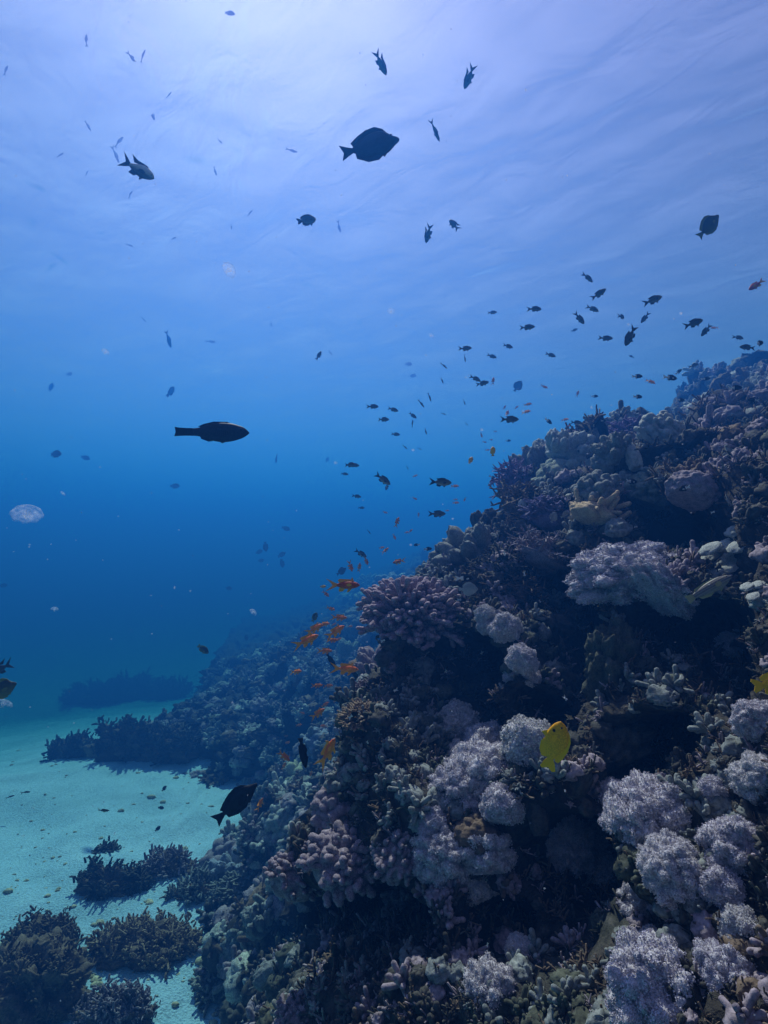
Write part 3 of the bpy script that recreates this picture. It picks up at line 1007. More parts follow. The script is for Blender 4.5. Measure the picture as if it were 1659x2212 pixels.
# ------------------------------------------------------------------ uncountable growth on the slope and bits on the sand
def growth():
    rng = np.random.default_rng(99)
    v, f = _rv, _rf
    a, b, c, d = (v[f[:, k]] for k in range(4))
    nn = np.cross(c - a, d - b)
    ar = np.linalg.norm(nn, axis=1)
    nn /= ar[:, None] + 1e-12
    cen = (a + b + c + d) / 4
    if (nn[:, 2] * ar).sum() < 0:
        nn = -nn
    dist2 = (cen ** 2).sum(1)
    facing = np.clip(-(nn * cen).sum(1) / np.sqrt(dist2), 0, 1)
    inview = (cen[:, 1] > 0.6) & (np.abs(cen[:, 0] / cen[:, 1]) < 0.8) & (cen[:, 1] < 16)
    w = ar / dist2 ** 0.9 * (0.15 + facing) * np.clip(nn[:, 2] + 0.12, 0.0, 1) * inview * np.exp(-_rh[f[:, 0]] * 8)
    far = ar / dist2 ** 0.7 * (0.2 + facing) * np.clip(nn[:, 2] + 0.3, 0, 1) * (cen[:, 1] > 4.5) * (cen[:, 1] < 19) * (np.abs(cen[:, 0] / cen[:, 1]) < 0.8)
    turf = ar / dist2 ** 0.9 * (0.15 + facing) * np.clip(nn[:, 2] + 0.5, 0, 1) * inview * (cen[:, 1] < 4.5)
    na, nf, nt_ = 6800, 4200, 7000
    n = na + nf + nt_
    k = np.concatenate([rng.choice(len(f), na, p=w / w.sum()), rng.choice(len(f), nf, p=far / far.sum()), rng.choice(len(f), nt_, p=turf / turf.sum())])
    layer = np.repeat([0, 1, 2], [na, nf, nt_])
    pos, nor = cen[k], nn[k]
    dist = np.sqrt(dist2[k])
    kinds = []
    for s in range(3):       # tufts of fingers
        r2 = np.random.default_rng(200 + s)
        ps = [finger(dd * 0.1, dd + np.array([0, 0, 0.4]), 0.4 + 0.35 * r2.random(), 0.14, 0.12, r2, 1.15, 6, 0.25, 3)[0] for dd in fib_dirs(11, r2, 0.0, 0.2)]
        kinds.append(join(ps))
    for s in range(3):       # round knobs
        kinds.append(blob(24, 16, (0.55, 0.5, 0.42), 0.6, 2.0, 50 + s * 9, 0.15, 0.30, -0.6, 5))
    for s in range(2):       # twigs
        kinds.append(thicket_branches(300 + s, 9, r=0.07, depth=2, ns=5, spread=0.8))
        kinds[-1] = (kinds[-1][0] * 0.85, kinds[-1][1])
    for s in range(2):       # turf: five stubby sprigs
        r2 = np.random.default_rng(400 + s)
        ps = [finger(dd * 0.2, dd + np.array([0, 0, 0.5]), 0.6 + 0.6 * r2.random(), 0.13, 0.10, r2, 1.3, 4, 0.4, 3)[0] for dd in fib_dirs(6, r2, 0.0, 0.3)]
        kinds.append(join(ps))
    pick = rng.choice(8, n, p=[.14, .14, .14, .13, .12, .12, .105, .105])
    pick[layer == 2] = 8 + rng.integers(0, 2, nt_)
    size = rng.uniform(0.018, 0.058, n) * np.clip(dist / 1.8, 0.8, 3.2)
    size[layer == 1] *= 1.25
    size[layer == 2] *= 0.42
    patch = fbm(pos * 1.7 + 40, 2)
    matp = np.clip(((patch + 1) * 0.5 * 6 + rng.normal(size=n) * 0.45).astype(int), 0, 5)
    matp[(layer == 0) & (matp == 5)] = 1
    matp[layer == 2] = rng.choice([0, 2, 4, 1, 3], nt_, p=[.34, .26, .16, .16, .08])
    matp[layer == 1] = rng.choice([0, 1, 3, 5], nf, p=[.2, .3, .25, .25])
    vs, fs, ms, off = [], [], [], 0
    up = nor * 0.6 + np.array([0, 0, 0.6]) + rng.normal(size=(n, 3)) * 0.2
    up /= np.linalg.norm(up, axis=1)[:, None]
    ref = rng.normal(size=(n, 3))
    t = np.cross(up, ref)
    t /= np.linalg.norm(t, axis=1)[:, None]
    bt = np.cross(up, t)
    for ki, (kv, kf) in enumerate(kinds):
        idx = np.where(pick == ki)[0]
        R = np.stack([t[idx], bt[idx], up[idx]], 2)           # m x 3 x 3, columns
        w_ = np.einsum('mij,vj->mvi', R, kv) * size[idx][:, None, None] + pos[idx][:, None, :]
        m_, nv_ = w_.shape[:2]
        vs.append(w_.reshape(-1, 3))
        fs.append((kf[None] + (np.arange(m_) * nv_)[:, None, None]).reshape(-1, 4) + off)
        ms.append(np.repeat(matp[idx], len(kf)))
        off += m_ * nv_
    o = new_obj("coral_growth", np.concatenate(vs), np.concatenate(fs), [M[x] for x in ('brown', 'mauve', 'dark', 'grey', 'olive', 'pale')], matidx=np.concatenate(ms))
    struct(o, "stuff")
    o["label"] = "small knobs, tufts and twigs of coral all over the slope"


growth()


def rubble():
    rng = np.random.default_rng(5)
    parts = []
    for i in range(340):
        px, py = rng.uniform(0, 520), 1480 + 730 * rng.random() ** 0.8
        p = np.array(on_sand(px, py)) + rng.normal(size=3) * 0.1
        p[2] = sand_z(p[:1], p[1:2])[0]
        s = 0.008 + 0.035 * rng.random() ** 4
        v, f = blob(8, 6, (s * 1.4, s, s * 0.7), 0.5, 1.7, rng.random() * 90, 0.2)
        parts.append((v + p, f))
    o = new_obj("rubble", *join(parts), [M['cream']])
    struct(o, "stuff")
    o["label"] = "scattered bits of dead coral lying on the sand"


rubble()
# ------------------------------------------------------------------ fish: a body of length 1 along +x, up +z, plus fins and eyes
def fish_ramp_mat(name, stops, axis='x', rough=0.6, extra=None, spec=0.12):
    """Colour along the fish (axis x: tail -0.5 .. head 0.5) or up it (axis z), with scale-sized speckle."""
    m, nt, b = node_mat(name)
    b.inputs["Roughness"].default_value = rough
    b.inputs["Specular IOR Level"].default_value = spec
    tc = N(nt, "ShaderNodeTexCoord")
    sp = N(nt, "ShaderNodeSeparateXYZ")
    nt.links.new(tc.outputs["Object"], sp.inputs[0])
    mr = N(nt, "ShaderNodeMapRange")
    lo, hi = (-0.5, 0.5) if axis == 'x' else (-0.25, 0.25)
    mr.inputs[1].default_value, mr.inputs[2].default_value = lo, hi
    nt.links.new(sp.outputs[{'x': 0, 'z': 2}[axis]], mr.inputs[0])
    c = ramp(nt, mr.outputs[0], stops)
    vo = N(nt, "ShaderNodeTexVoronoi", Scale=34.0)
    nt.links.new(tc.outputs["Object"], vo.inputs["Vector"])
    c2 = ramp(nt, vo.outputs["Distance"], [(0.0, (1.12, 1.12, 1.12)), (0.6, (0.72, 0.72, 0.72))])
    c = mixc(nt, 1.0, c, c2, 'MULTIPLY')
    if extra:
        c = extra(nt, tc, sp, c)
    nt.links.new(c, b.inputs["Base Color"])
    return m


def fin_mat(name, col, alpha=1.0):
    m, nt, b = node_mat(name)
    tc = N(nt, "ShaderNodeTexCoord")
    wv = N(nt, "ShaderNodeTexWave", Scale=14.0, Distortion=1.5)
    nt.links.new(tc.outputs["Object"], wv.inputs["Vector"])
    c = ramp(nt, wv.outputs["Fac"], [(0.2, tuple(x * 0.7 for x in col)), (0.7, tuple(min(1, x * 1.15) for x in col))])
    nt.links.new(c, b.inputs["Base Color"])
    b.inputs["Alpha"].default_value = alpha
    return m


def spot(cx, cz, r, col):
    def f(nt, tc, sp, c):
        d = N(nt, "ShaderNodeVectorMath", operation='DISTANCE')
        cb = N(nt, "ShaderNodeCombineXYZ")
        nt.links.new(sp.outputs[0], cb.inputs[0])
        nt.links.new(sp.outputs[2], cb.inputs[2])
        nt.links.new(cb.outputs[0], d.inputs[0])
        d.inputs[1].default_value = (cx, 0, cz)
        k = ramp(nt, d.outputs["Value"], [(r * 0.8, (1, 1, 1)), (r, (0, 0, 0))])
        return mixc(nt, k, c, col)
    return f


def stripes(col, scale=38.0):
    def f(nt, tc, sp, c):
        mu = N(nt, "ShaderNodeMath", operation='MULTIPLY')
        mu.inputs[1].default_value = scale * 3.2
        nt.links.new(sp.outputs[2], mu.inputs[0])
        si = N(nt, "ShaderNodeMath", operation='SINE')
        nt.links.new(mu.outputs[0], si.inputs[0])
        k = ramp(nt, si.outputs[0], [(0.35, (0, 0, 0)), (0.6, (.6, .6, .6))])
        return mixc(nt, k, c, col)
    return f


M_EYE = flat_mat("fish_eye", (0.012, 0.012, 0.015), 0.1, 0.2)
M_EYE_RING = flat_mat("fish_eye_ring", (0.35, 0.30, 0.22), 0.1, 0.3)
M_EYE_VIOLET = flat_mat("violet_eye", (0.10, 0.03, 0.16), 0.1, 0.25)


def prof(pts, x):
    p = np.array(pts, float)
    return catmull(p[:, 0], p[:, 1], np.clip(x, p[0, 0], p[-1, 0]))


# outlines: x runs from the snout (0) to the tail root (body end); top and bottom heights; half width
SPEC = {
    'chromis': dict(end=.80, top=[(0, .0), (.06, .07), (.2, .15), (.4, .185), (.6, .13), (.8, .045)], bot=[(0, 0), (.06, -.06), (.2, -.13), (.4, -.165), (.6, -.12), (.8, -.04)],
                    wid=[(0, .005), (.1, .05), (.3, .075), (.6, .045), (.8, .014)],
                    fins=[('tail_fin', [(.78, .04), (.90, .11), (1.08, .20), (.94, .02), (1.08, -.18), (.90, -.10), (.78, -.04)]),
                          ('dorsal_fin', [(.24, .15), (.34, .215), (.5, .215), (.62, .19), (.74, .17), (.68, .10), (.5, .15)]),
                          ('anal_fin', [(.46, -.14), (.56, -.21), (.68, -.19), (.73, -.14), (.68, -.08)]),
                          ('pelvic_fin', [(.26, -.13), (.36, -.24), (.40, -.15)])], eye=(.10, .035, .024)),
    'anthias': dict(end=.74, top=[(0, .0), (.06, .055), (.2, .115), (.38, .135), (.58, .10), (.74, .045)], bot=[(0, 0), (.06, -.05), (.2, -.105), (.38, -.125), (.58, -.095), (.74, -.04)],
                    wid=[(0, .005), (.1, .045), (.3, .068), (.55, .045), (.74, .014)],
                    fins=[('tail_fin', [(.72, .042), (.82, .09), (.93, .15), (1.10, .22), (.95, .09), (.88, 0), (.95, -.08), (1.10, -.20), (.93, -.14), (.82, -.085), (.72, -.038)]),
                          ('dorsal_fin', [(.20, .11), (.22, .20), (.27, .27), (.29, .19), (.40, .20), (.52, .20), (.66, .21), (.72, .16), (.66, .075), (.4, .12)]),
                          ('anal_fin', [(.46, -.10), (.54, -.20), (.66, -.22), (.68, -.14), (.64, -.06)]),
                          ('pelvic_fin', [(.25, -.105), (.34, -.22), (.42, -.24), (.38, -.11)])], eye=(.085, .03, .023)),
    'half': dict(end=.80, top=[(0, .0), (.06, .08), (.2, .17), (.38, .20), (.6, .14), (.8, .045)], bot=[(0, 0), (.06, -.07), (.2, -.15), (.38, -.185), (.6, -.13), (.8, -.04)],
                 wid=[(0, .005), (.1, .055), (.3, .08), (.6, .045), (.8, .014)],
                 fins=[('tail_fin', [(.78, .04), (.90, .11), (1.06, .17), (.95, .0), (1.06, -.16), (.90, -.10), (.78, -.04)]),
                       ('dorsal_fin', [(.24, .17), (.34, .24), (.52, .23), (.70, .19), (.66, .10), (.5, .16)]),
                       ('anal_fin', [(.46, -.15), (.56, -.23), (.70, -.19), (.66, -.08)])], eye=(.10, .035, .024)),
    'damsel': dict(end=.80, top=[(0, .0), (.05, .10), (.16, .19), (.36, .245), (.6, .18), (.8, .06)], bot=[(0, 0), (.05, -.07), (.16, -.15), (.36, -.215), (.6, -.17), (.8, -.055)],
                   wid=[(0, .008), (.1, .06), (.3, .088), (.6, .055), (.8, .017)],
                   fins=[('tail_fin', [(.78, .055), (.88, .12), (1.0, .16), (1.03, .10), (.97, .0), (1.03, -.10), (1.0, -.15), (.88, -.11), (.78, -.05)]),
                         ('dorsal_fin', [(.12, .16), (.20, .235), (.34, .29), (.52, .285), (.70, .235), (.82, .165), (.80, .09), (.70, .09), (.5, .19), (.3, .22)]),
                         ('anal_fin', [(.40, -.20), (.52, -.265), (.68, -.255), (.80, -.175), (.78, -.07), (.66, -.12)]),
                         ('pelvic_fin', [(.24, -.17), (.34, -.30), (.40, -.21)])], eye=(.11, .05, .023)),
    'surgeon': dict(end=.82, top=[(0, .02), (.04, .055), (.10, .09), (.22, .20), (.42, .235), (.64, .16), (.82, .045)], bot=[(0, -.02), (.04, -.05), (.10, -.085), (.22, -.175), (.42, -.205), (.64, -.15), (.82, -.04)],
                    wid=[(0, .012), (.1, .05), (.3, .07), (.6, .045), (.82, .014)],
                    fins=[('tail_fin', [(.80, .042), (.90, .085), (1.02, .15), (.97, .0), (1.02, -.14), (.90, -.08), (.80, -.038)]),
                          ('dorsal_fin', [(.16, .14), (.24, .26), (.36, .33), (.52, .31), (.68, .235), (.82, .14), (.79, .06), (.6, .16), (.35, .22)]),
                          ('anal_fin', [(.30, -.19), (.42, -.275), (.60, -.27), (.78, -.16), (.78, -.055), (.6, -.15)]),
                          ('pelvic_fin', [(.24, -.175), (.32, -.25), (.36, -.19)])], eye=(.13, .075, .018)),
    'wrasse': dict(end=.86, top=[(0, .01), (.06, .05), (.2, .10), (.45, .115), (.7, .085), (.86, .05)], bot=[(0, -.01), (.06, -.045), (.2, -.10), (.45, -.115), (.7, -.08), (.86, -.045)],
                   wid=[(0, .008), (.1, .045), (.35, .065), (.65, .045), (.86, .016)],
                   fins=[('tail_fin', [(.84, .05), (.92, .07), (1.01, .10), (1.0, .0), (1.01, -.09), (.92, -.065), (.84, -.045)]),
                         ('dorsal_fin', [(.26, .10), (.34, .135), (.55, .14), (.76, .115), (.80, .06), (.5, .10)]),
                         ('anal_fin', [(.48, -.11), (.58, -.15), (.76, -.115), (.79, -.06)]),
                         ('pelvic_fin', [(.26, -.10), (.36, -.16), (.38, -.11)])], eye=(.10, .035, .014)),
    'slim': dict(end=.84, top=[(0, .0), (.08, .045), (.3, .085), (.55, .075), (.84, .02)], bot=[(0, 0), (.08, -.045), (.3, -.09), (.55, -.075), (.84, -.02)],
                 wid=[(0, .005), (.1, .035), (.35, .055), (.65, .035), (.84, .010)],
                 fins=[('tail_fin', [(.82, .02), (.92, .08), (1.04, .14), (.93, .0), (1.04, -.13), (.92, -.075), (.82, -.02)]),
                       ('dorsal_fin', [(.34, .08), (.42, .13), (.62, .095), (.66, .06)])], eye=(.09, .02, .014)),
    'disc': dict(end=.84, top=[(0, .0), (.05, .08), (.2, .25), (.42, .33), (.66, .22), (.84, .05)], bot=[(0, 0), (.05, -.06), (.2, -.22), (.42, -.30), (.66, -.21), (.84, -.045)],
                 wid=[(0, .008), (.1, .04), (.35, .055), (.65, .035), (.84, .012)],
                 fins=[('tail_fin', [(.82, .045), (.92, .10), (1.0, .11), (1.0, -.10), (.92, -.09), (.82, -.04)]),
                       ('dorsal_fin', [(.22, .25), (.40, .37), (.62, .35), (.80, .20), (.78, .08), (.6, .25)]),
                       ('anal_fin', [(.36, -.29), (.55, -.36), (.76, -.24), (.78, -.075), (.6, -.24)])], eye=(.12, .05, .02)),
}
SPEC['parrot'] = dict(end=.76, top=[(0, .005), (.05, .055), (.16, .105), (.36, .135), (.56, .105), (.68, .06), (.76, .052)], bot=[(0, -.005), (.05, -.045), (.16, -.095), (.36, -.13), (.56, -.095), (.68, -.055), (.76, -.05)],
                      wid=[(0, .012), (.1, .05), (.32, .07), (.6, .04), (.76, .016)],
                      fins=[('tail_fin', [(.74, .052), (.84, .052), (.93, .056), (1.0, .065), (.985, .0), (1.0, -.06), (.93, -.054), (.84, -.05), (.74, -.05)]),
                            ('dorsal_fin', [(.22, .11), (.30, .145), (.48, .145), (.62, .11), (.69, .075), (.62, .06), (.45, .11)]),
                            ('anal_fin', [(.46, -.11), (.54, -.125), (.64, -.09), (.66, -.05)]),
                            ('pelvic_fin', [(.28, -.11), (.36, -.145), (.40, -.12)])], eye=(.10, .04, .012))
def slimmer(sp, k):
    """The same fish with everything K times as tall."""
    q = dict(sp)
    for n_ in ('top', 'bot'):
        q[n_] = [(x, z * k) for x, z in sp[n_]]
    q['fins'] = [(n_, [(x, z * (k if n_ != 'tail_fin' else 0.85)) for x, z in p]) for n_, p in sp['fins']]
    q['eye'] = (sp['eye'][0], sp['eye'][1] * k, sp['eye'][2])
    return q


SPEC['tang'] = slimmer(SPEC['surgeon'], 0.66)
SPEC['grouper'] = dict(SPEC['damsel'], top=[(0, .01), (.05, .08), (.18, .19), (.40, .25), (.62, .18), (.8, .085)], bot=[(0, -.01), (.05, -.08), (.18, -.19), (.40, -.23), (.62, -.17), (.8, -.08)],
                       fins=[('tail_fin', [(.78, .08), (.88, .14), (.99, .17), (1.0, .0), (.99, -.16), (.88, -.13), (.78, -.075)]),
                             ('dorsal_fin', [(.22, .20), (.32, .28), (.5, .29), (.70, .24), (.80, .16), (.74, .12), (.5, .22)]),
                             ('anal_fin', [(.48, -.19), (.58, -.29), (.72, -.24), (.77, -.10)]),
                             ('pelvic_fin', [(.26, -.20), (.36, -.30), (.42, -.22)])], eye=(.12, .07, .018))
SPEC['sergeant'] = dict(SPEC['chromis'], fins=[('tail_fin', [(.78, .04), (.90, .12), (1.12, .25), (.93, .02), (1.08, -.20), (.90, -.11), (.78, -.04)]),
                                               ('dorsal_fin', [(.24, .15), (.34, .21), (.5, .22), (.66, .22), (.88, .30), (.72, .12), (.5, .15)]),
                                               ('anal_fin', [(.46, -.14), (.56, -.21), (.72, -.20), (.68, -.08)]),
                                               ('pelvic_fin', [(.26, -.13), (.36, -.24), (.40, -.15)])])


def fish_body(sp, bend=0.0, n=26, ns=14):
    s = np.linspace(0, 1, n)
    x = sp['end'] * (s ** 1.25)
    top, bot, wid = prof(sp['top'], x), prof(sp['bot'], x), prof(sp['wid'], x)
    cz, hz = (top + bot) / 2, np.maximum((top - bot) / 2, 0.004)
    a = np.linspace(0, 2 * np.pi, ns, endpoint=False)
    ca, sa = np.cos(a), np.sin(a)
    v = np.zeros((n, ns, 3))
    v[:, :, 0] = 0.5 - x[:, None]
    v[:, :, 1] = wid[:, None] * (np.sign(ca) * np.abs(ca) ** 0.9)[None, :] * (1 - 0.25 * np.abs(sa))[None, :]
    v[:, :, 2] = cz[:, None] + hz[:, None] * sa[None, :]
    v[0] = [0.5, 0, cz[0]]
    v = v.reshape(-1, 3)
    i = np.arange(n - 1)[:, None] * ns
    j = np.arange(ns)[None, :]
    j2 = (j + 1) % ns
    f = np.stack([(i + j).ravel(), (i + j2).ravel(), (i + ns + j2).ravel(), (i + ns + j).ravel()], 1)
    return bend_fish(v, bend), f


def bend_fish(v, bend):
    v = v.copy()
    x = v[:, 0]
    v[:, 1] += bend * np.clip(0.25 - x, 0, 2) ** 2
    return v


def fish_fin(poly, bend, th=0.004):
    """A thin fin with ragged soft edge: the outline filled on both sides with a small thickness."""
    p = np.array(poly)
    n = len(p)
    v = []
    for s in (-1, 1):
        for (x, z) in p:
            v.append((0.5 - x, s * th, z))
    v = bend_fish(np.array(v), bend)
    faces = [tuple(range(n)), tuple(range(2 * n - 1, n - 1, -1))]
    for k in range(n):
        faces.append((k, (k + 1) % n + 0, (k + 1) % n + n, k + n))
    return v, faces


def pectoral(sp, side, bend):
    x, z = .27, -.02
    w = float(prof(sp['wid'], np.array([x]))[0])
    v = []
    for t in (0, .004):
        for dx, dy, dz in ((0, 0, .025), (.07, .03, .045), (.15, .06, .01), (.15, .055, -.05), (.07, .025, -.055), (0, 0, -.025)):
            v.append((0.5 - x - dx, side * (w * .95 + dy + t), z + dz))
    n = 6
    faces = [tuple(range(n)), tuple(range(2 * n - 1, n - 1, -1))] + [(k, (k + 1) % n, (k + 1) % n + n, k + n) for k in range(n)]
    return np.array(v), faces


def eye_mesh(sp, side, r=1.0):
    x, z, e = sp['eye']
    w = float(prof(sp['wid'], np.array([x]))[0])
    v, f = blob(12, 8, (e * r, e * 0.55, e * r), 0, 1, 0, 0)
    return v + np.array([0.5 - x, side * w * (.86 if r > .9 else 1.02), z]), f


FMAT = {}


def fish_mats():
    F_ = FMAT
    F_['chromis'] = (fish_ramp_mat("chromis_scales", [(0.2, (.22, .23, .17)), (0.5, (.11, .11, .08)), (0.8, (.055, .058, .045))], 'z'), fin_mat("chromis_fin", (.055, .055, .048)))
    F_['silver'] = (fish_ramp_mat("silvery_chromis_scales", [(0.2, (.42, .40, .32)), (0.5, (.16, .155, .12)), (0.8, (.05, .05, .042))], 'z'), fin_mat("silver_fin", (.03, .03, .03)))
    F_['anthias'] = (fish_ramp_mat("orange_scales", [(0.25, (.98, .36, .07)), (0.55, (.95, .22, .035)), (0.8, (.88, .15, .03))], 'z'), fin_mat("orange_fin", (.90, .34, .04)))
    F_['anthias_dark'] = (fish_ramp_mat("deep_orange_scales", [(0.25, (.60, .15, .02)), (0.55, (.50, .07, .012)), (0.8, (.42, .05, .012))], 'z'), fin_mat("yellow_fin", (.75, .45, .02)))
    F_['half'] = (fish_ramp_mat("black_and_white_scales", [(0.0, (.80, .80, .76)), (0.40, (.80, .80, .76)), (0.43, (.014, .012, .012)), (1.0, (.018, .014, .012))], 'x'), fin_mat("white_fin", (.75, .76, .72)))
    F_['lemon'] = (fish_ramp_mat("lemon_scales", [(0.0, (.98, .52, .004)), (0.7, (.98, .47, .004)), (1.0, (.92, .40, .004))], 'x', 0.5, spot(.29, -.075, .034, (.015, .012, .01))), fin_mat("lemon_fin", (.98, .50, .004)))
    F_['black'] = (fish_ramp_mat("black_scales", [(0.2, (.016, .016, .018)), (0.8, (.022, .022, .024))], 'z', 0.6, None, 0.08), fin_mat("black_fin", (.012, .012, .014)))
    F_['brown'] = (fish_ramp_mat("dark_brown_scales", [(0.2, (.022, .013, .010)), (0.8, (.016, .010, .009))], 'z', 0.8, None, 0.03), fin_mat("brown_fin", (.02, .014, .012)))
    F_['olive'] = (fish_ramp_mat("olive_scales", [(0.2, (.20, .17, .04)), (0.6, (.09, .08, .03)), (0.9, (.05, .05, .025))], 'z'), fin_mat("olive_fin", (.22, .20, .04)))
    F_['pale'] = (fish_ramp_mat("pale_silver_scales", [(0.2, (.55, .56, .52)), (0.8, (.34, .36, .35))], 'z', 0.4), fin_mat("pale_fin", (.45, .46, .43)))
    F_['grey'] = (fish_ramp_mat("grey_scales", [(0.2, (.10, .11, .12)), (0.8, (.05, .055, .06))], 'z'), fin_mat("grey_fin", (.05, .055, .06)))
    F_['wrasse'] = (fish_ramp_mat("wrasse_scales", [(0.25, (.34, .36, .30)), (0.5, (.15, .13, .13)), (0.72, (.12, .09, .10)), (0.8, (.32, .28, .06))], 'z', 0.45, stripes((.30, .30, .22), 42)), fin_mat("wrasse_fin", (.32, .30, .13)))
    F_['sergeant'] = (fish_ramp_mat("pale_backed_scales", [(0.15, (.06, .05, .06)), (0.42, (.16, .13, .11)), (0.56, (.62, .54, .40)), (0.78, (.85, .83, .75)), (0.97, (.80, .80, .75)), (1.0, (.10, .10, .10))], 'z'), fin_mat("dusky_fin", (.05, .05, .06)))


fish_mats()
FISH = {}
EYE = {'lemon': flat_mat('olive_eye', (.10, .07, .01), .1), 'black': M_EYE, 'brown': M_EYE, 'anthias': M_EYE_VIOLET, 'anthias_dark': M_EYE_VIOLET}
OBJN = {'chromis': 'chromis', 'anthias': 'anthias', 'half': 'two_tone_chromis', 'damsel': 'damselfish', 'surgeon': 'surgeonfish', 'wrasse': 'wrasse', 'slim': 'slender_fish',
        'disc': 'disc_fish', 'grouper': 'grouper', 'parrot': 'parrotfish', 'tang': 'surgeonfish', 'sergeant': 'sergeant_fish'}


def fish_data(form, skin, full, bend):
    key = (form, skin, full, bend)
    if key in FISH:
        return FISH[key]
    sp = SPEC[form]
    mb, mf = FMAT[skin]
    v, f = fish_body(sp, bend)
    name = OBJN[form]
    parts = []
    if full:
        body = new_obj(name, v, f, [mb])
        for nm, poly in sp['fins']:
            fv, ff = fish_fin(poly, bend)
            col = mf
            if skin in ('anthias', 'anthias_dark'):
                col = FMAT['anthias_dark' if skin == 'anthias_dark' and nm in ('pelvic_fin', 'anal_fin') else 'anthias'][1]
            if skin == 'half' and nm != 'tail_fin':
                col = FMAT['black'][1]
            parts.append(new_obj(nm, fv, ff, [col], parent=body, smooth=False))
        for s in (-1, 1):
            pv, pf = pectoral(sp, s, bend)
            parts.append(new_obj('pectoral_fin', pv, pf, [mf], parent=body, smooth=False))
            ev, ef = eye_mesh(sp, s)
            e = new_obj('eye', ev, ef, [EYE.get(skin, M_EYE_RING)], parent=body)
            parts.append(e)
            uv, uf = eye_mesh(sp, s, 0.6)
            pu = new_obj('pupil', uv, uf, [M_EYE], parent=e)
    else:
        allv, allf, mi, off = [v], [tuple(q) for q in f], [0] * len(f), len(v)
        for nm, poly in sp['fins']:
            fv, ff = fish_fin(poly, bend)
            allv.append(fv)
            allf += [tuple(i + off for i in q) for q in ff]
            mi += [2 if skin == 'half' and nm != 'tail_fin' else 1] * len(ff)
            off += len(fv)
        body = new_obj(name, np.concatenate(allv), allf, [mb, mf, FMAT['black'][1]], matidx=mi)
    body.hide_render = False
    FISH[key] = body
    body["used"] = 0
    return body


def copy_tree(o, parent=None):
    c = o.copy()
    COL.objects.link(c)
    if parent is not None:
        c.parent = parent
    for ch in o.children:
        copy_tree(ch, c)
    return c


PLACED = []


def fish(form, skin, px, py, length, ang, real, label, cat, group=None, yaw=0.0, roll=0.0, bend=0.0, depth=None, full=None):
    """A fish whose middle is seen at (PX, PY), LENGTH pixels long (of 1659), heading ANG degrees (0 = right, 90 = up),
    REAL metres long, turned YAW degrees away from the camera."""
    if skin in ('anthias', 'anthias_dark', 'lemon') and not roll:
        roll = -24 if math.cos(math.radians(ang)) >= 0 else 24
    if full is None:
        full = length >= 27
    src = fish_data(form, skin, full, bend)
    if src["used"]:
        o = copy_tree(src)
    else:
        o = src
    src["used"] = src["used"] + 1
    cy = math.cos(math.radians(yaw))
    d = depth or real * cy * F / length
    h = reef_hit(px, py)
    if h is not None:
        lim = h[0].dot(Vector((0, math.cos(PITCH), math.sin(PITCH))))
        if d > lim - 0.18:
            d = max(lim - 0.2, lim * 0.86)
    size = length / F * d / max(cy, 0.25)
    D = cam_dir(px, py)
    fw = Vector((0, math.cos(PITCH), math.sin(PITCH)))
    rt = Vector((1, 0, 0))
    upv = rt.cross(fw)
    a = math.radians(ang)
    hd = (rt * math.cos(a) + upv * math.sin(a)) * cy + fw * math.sin(math.radians(yaw))
    hd.normalize()
    side = Vector((0, 0, 1)).cross(hd)                 # the fish's left
    if side.length < 0.35:
        side = fw.cross(hd) if False else (fw * (-1 if math.cos(a) >= 0 else 1))
    side = (side - hd * side.dot(hd)).normalized()
    # keep the flank towards the camera for steep fish
    toward = (-fw - hd * (-fw).dot(hd))
    if toward.length > 0.3:
        toward.normalize()
        w = min(1.0, abs(hd.z)) ** 2
        sgn = 1 if side.dot(toward) >= 0 else -1
        side = (side * (1 - w) + toward * sgn * w).normalized()
    up = hd.cross(side).normalized()
    R = Matrix((hd, side, up)).transposed()
    o.rotation_mode = 'QUATERNION'
    o.rotation_quaternion = R.to_quaternion() @ Quaternion((1, 0, 0), math.radians(roll))
    o.location = D * d
    o.scale = (size, size, size)
    for k in ("label", "category", "group"):
        if k in o:
            del o[k]
    tag(o, label, cat, group)
    PLACED.append((o, px, py))
    return o


# ---- the fish one tells apart at once
fish('surgeon', 'black', 801, 316, 128, 14, .24, "black high-backed surgeonfish silhouetted against the bright surface", "fish", roll=-4)
fish('parrot', 'black', 458, 934, 162, -1, .26, "long black fish swimming right in mid water, seen side on", "fish")
fish('tang', 'black', 511, 1733, 122, 42, .22, "black surgeonfish slanting upward over the foot of the slope", "fish")
fish('grouper', 'black', 1473, 1172, 150, -22, .32, "large black fish lurking before the shadowed wall, head down to the right", "fish")
fish('damsel', 'lemon', 1197, 1609, 106, 74, .11, "lemon yellow damselfish swimming upward in front of the black wall", "fish")
fish('damsel', 'lemon', 1676, 1478, 96, 5, .11, "lemon yellow damselfish cut by the right edge, its tail showing", "fish")
fish('wrasse', 'wrasse', 1533, 1270, 108, 29, .16, "striped wrasse with yellowish back rising beside the largest soft coral", "fish", roll=-28, depth=1.55)
fish('sergeant', 'sergeant', 300, 367, 78, -30, .15, "pale-backed fish with long forked tail diving to the right, upper left", "fish")
fish('sergeant', 'chromis', 823, 138, 44, -58, .12, "dark stubby fish diving just above the black surgeonfish", "fish", yaw=20)
fish('sergeant', 'chromis', 1013, 168, 42, 246, .12, "dark fish heading down left below the lavender glitter", "fish", yaw=20)
fish('slim', 'chromis', 940, 283, 44, -62, .13, "slim dark fish diving right of the black surgeonfish", "fish", yaw=15)
fish('damsel', 'chromis', 663, 476, 40, 22, .11, "round dark fish with ragged pale tail below the black surgeonfish", "fish", yaw=25)
fish('sergeant', 'chromis', 925, 506, 34, 256, .11, "dark fish heading straight down, left one of a pair in open water", "fish", yaw=20)
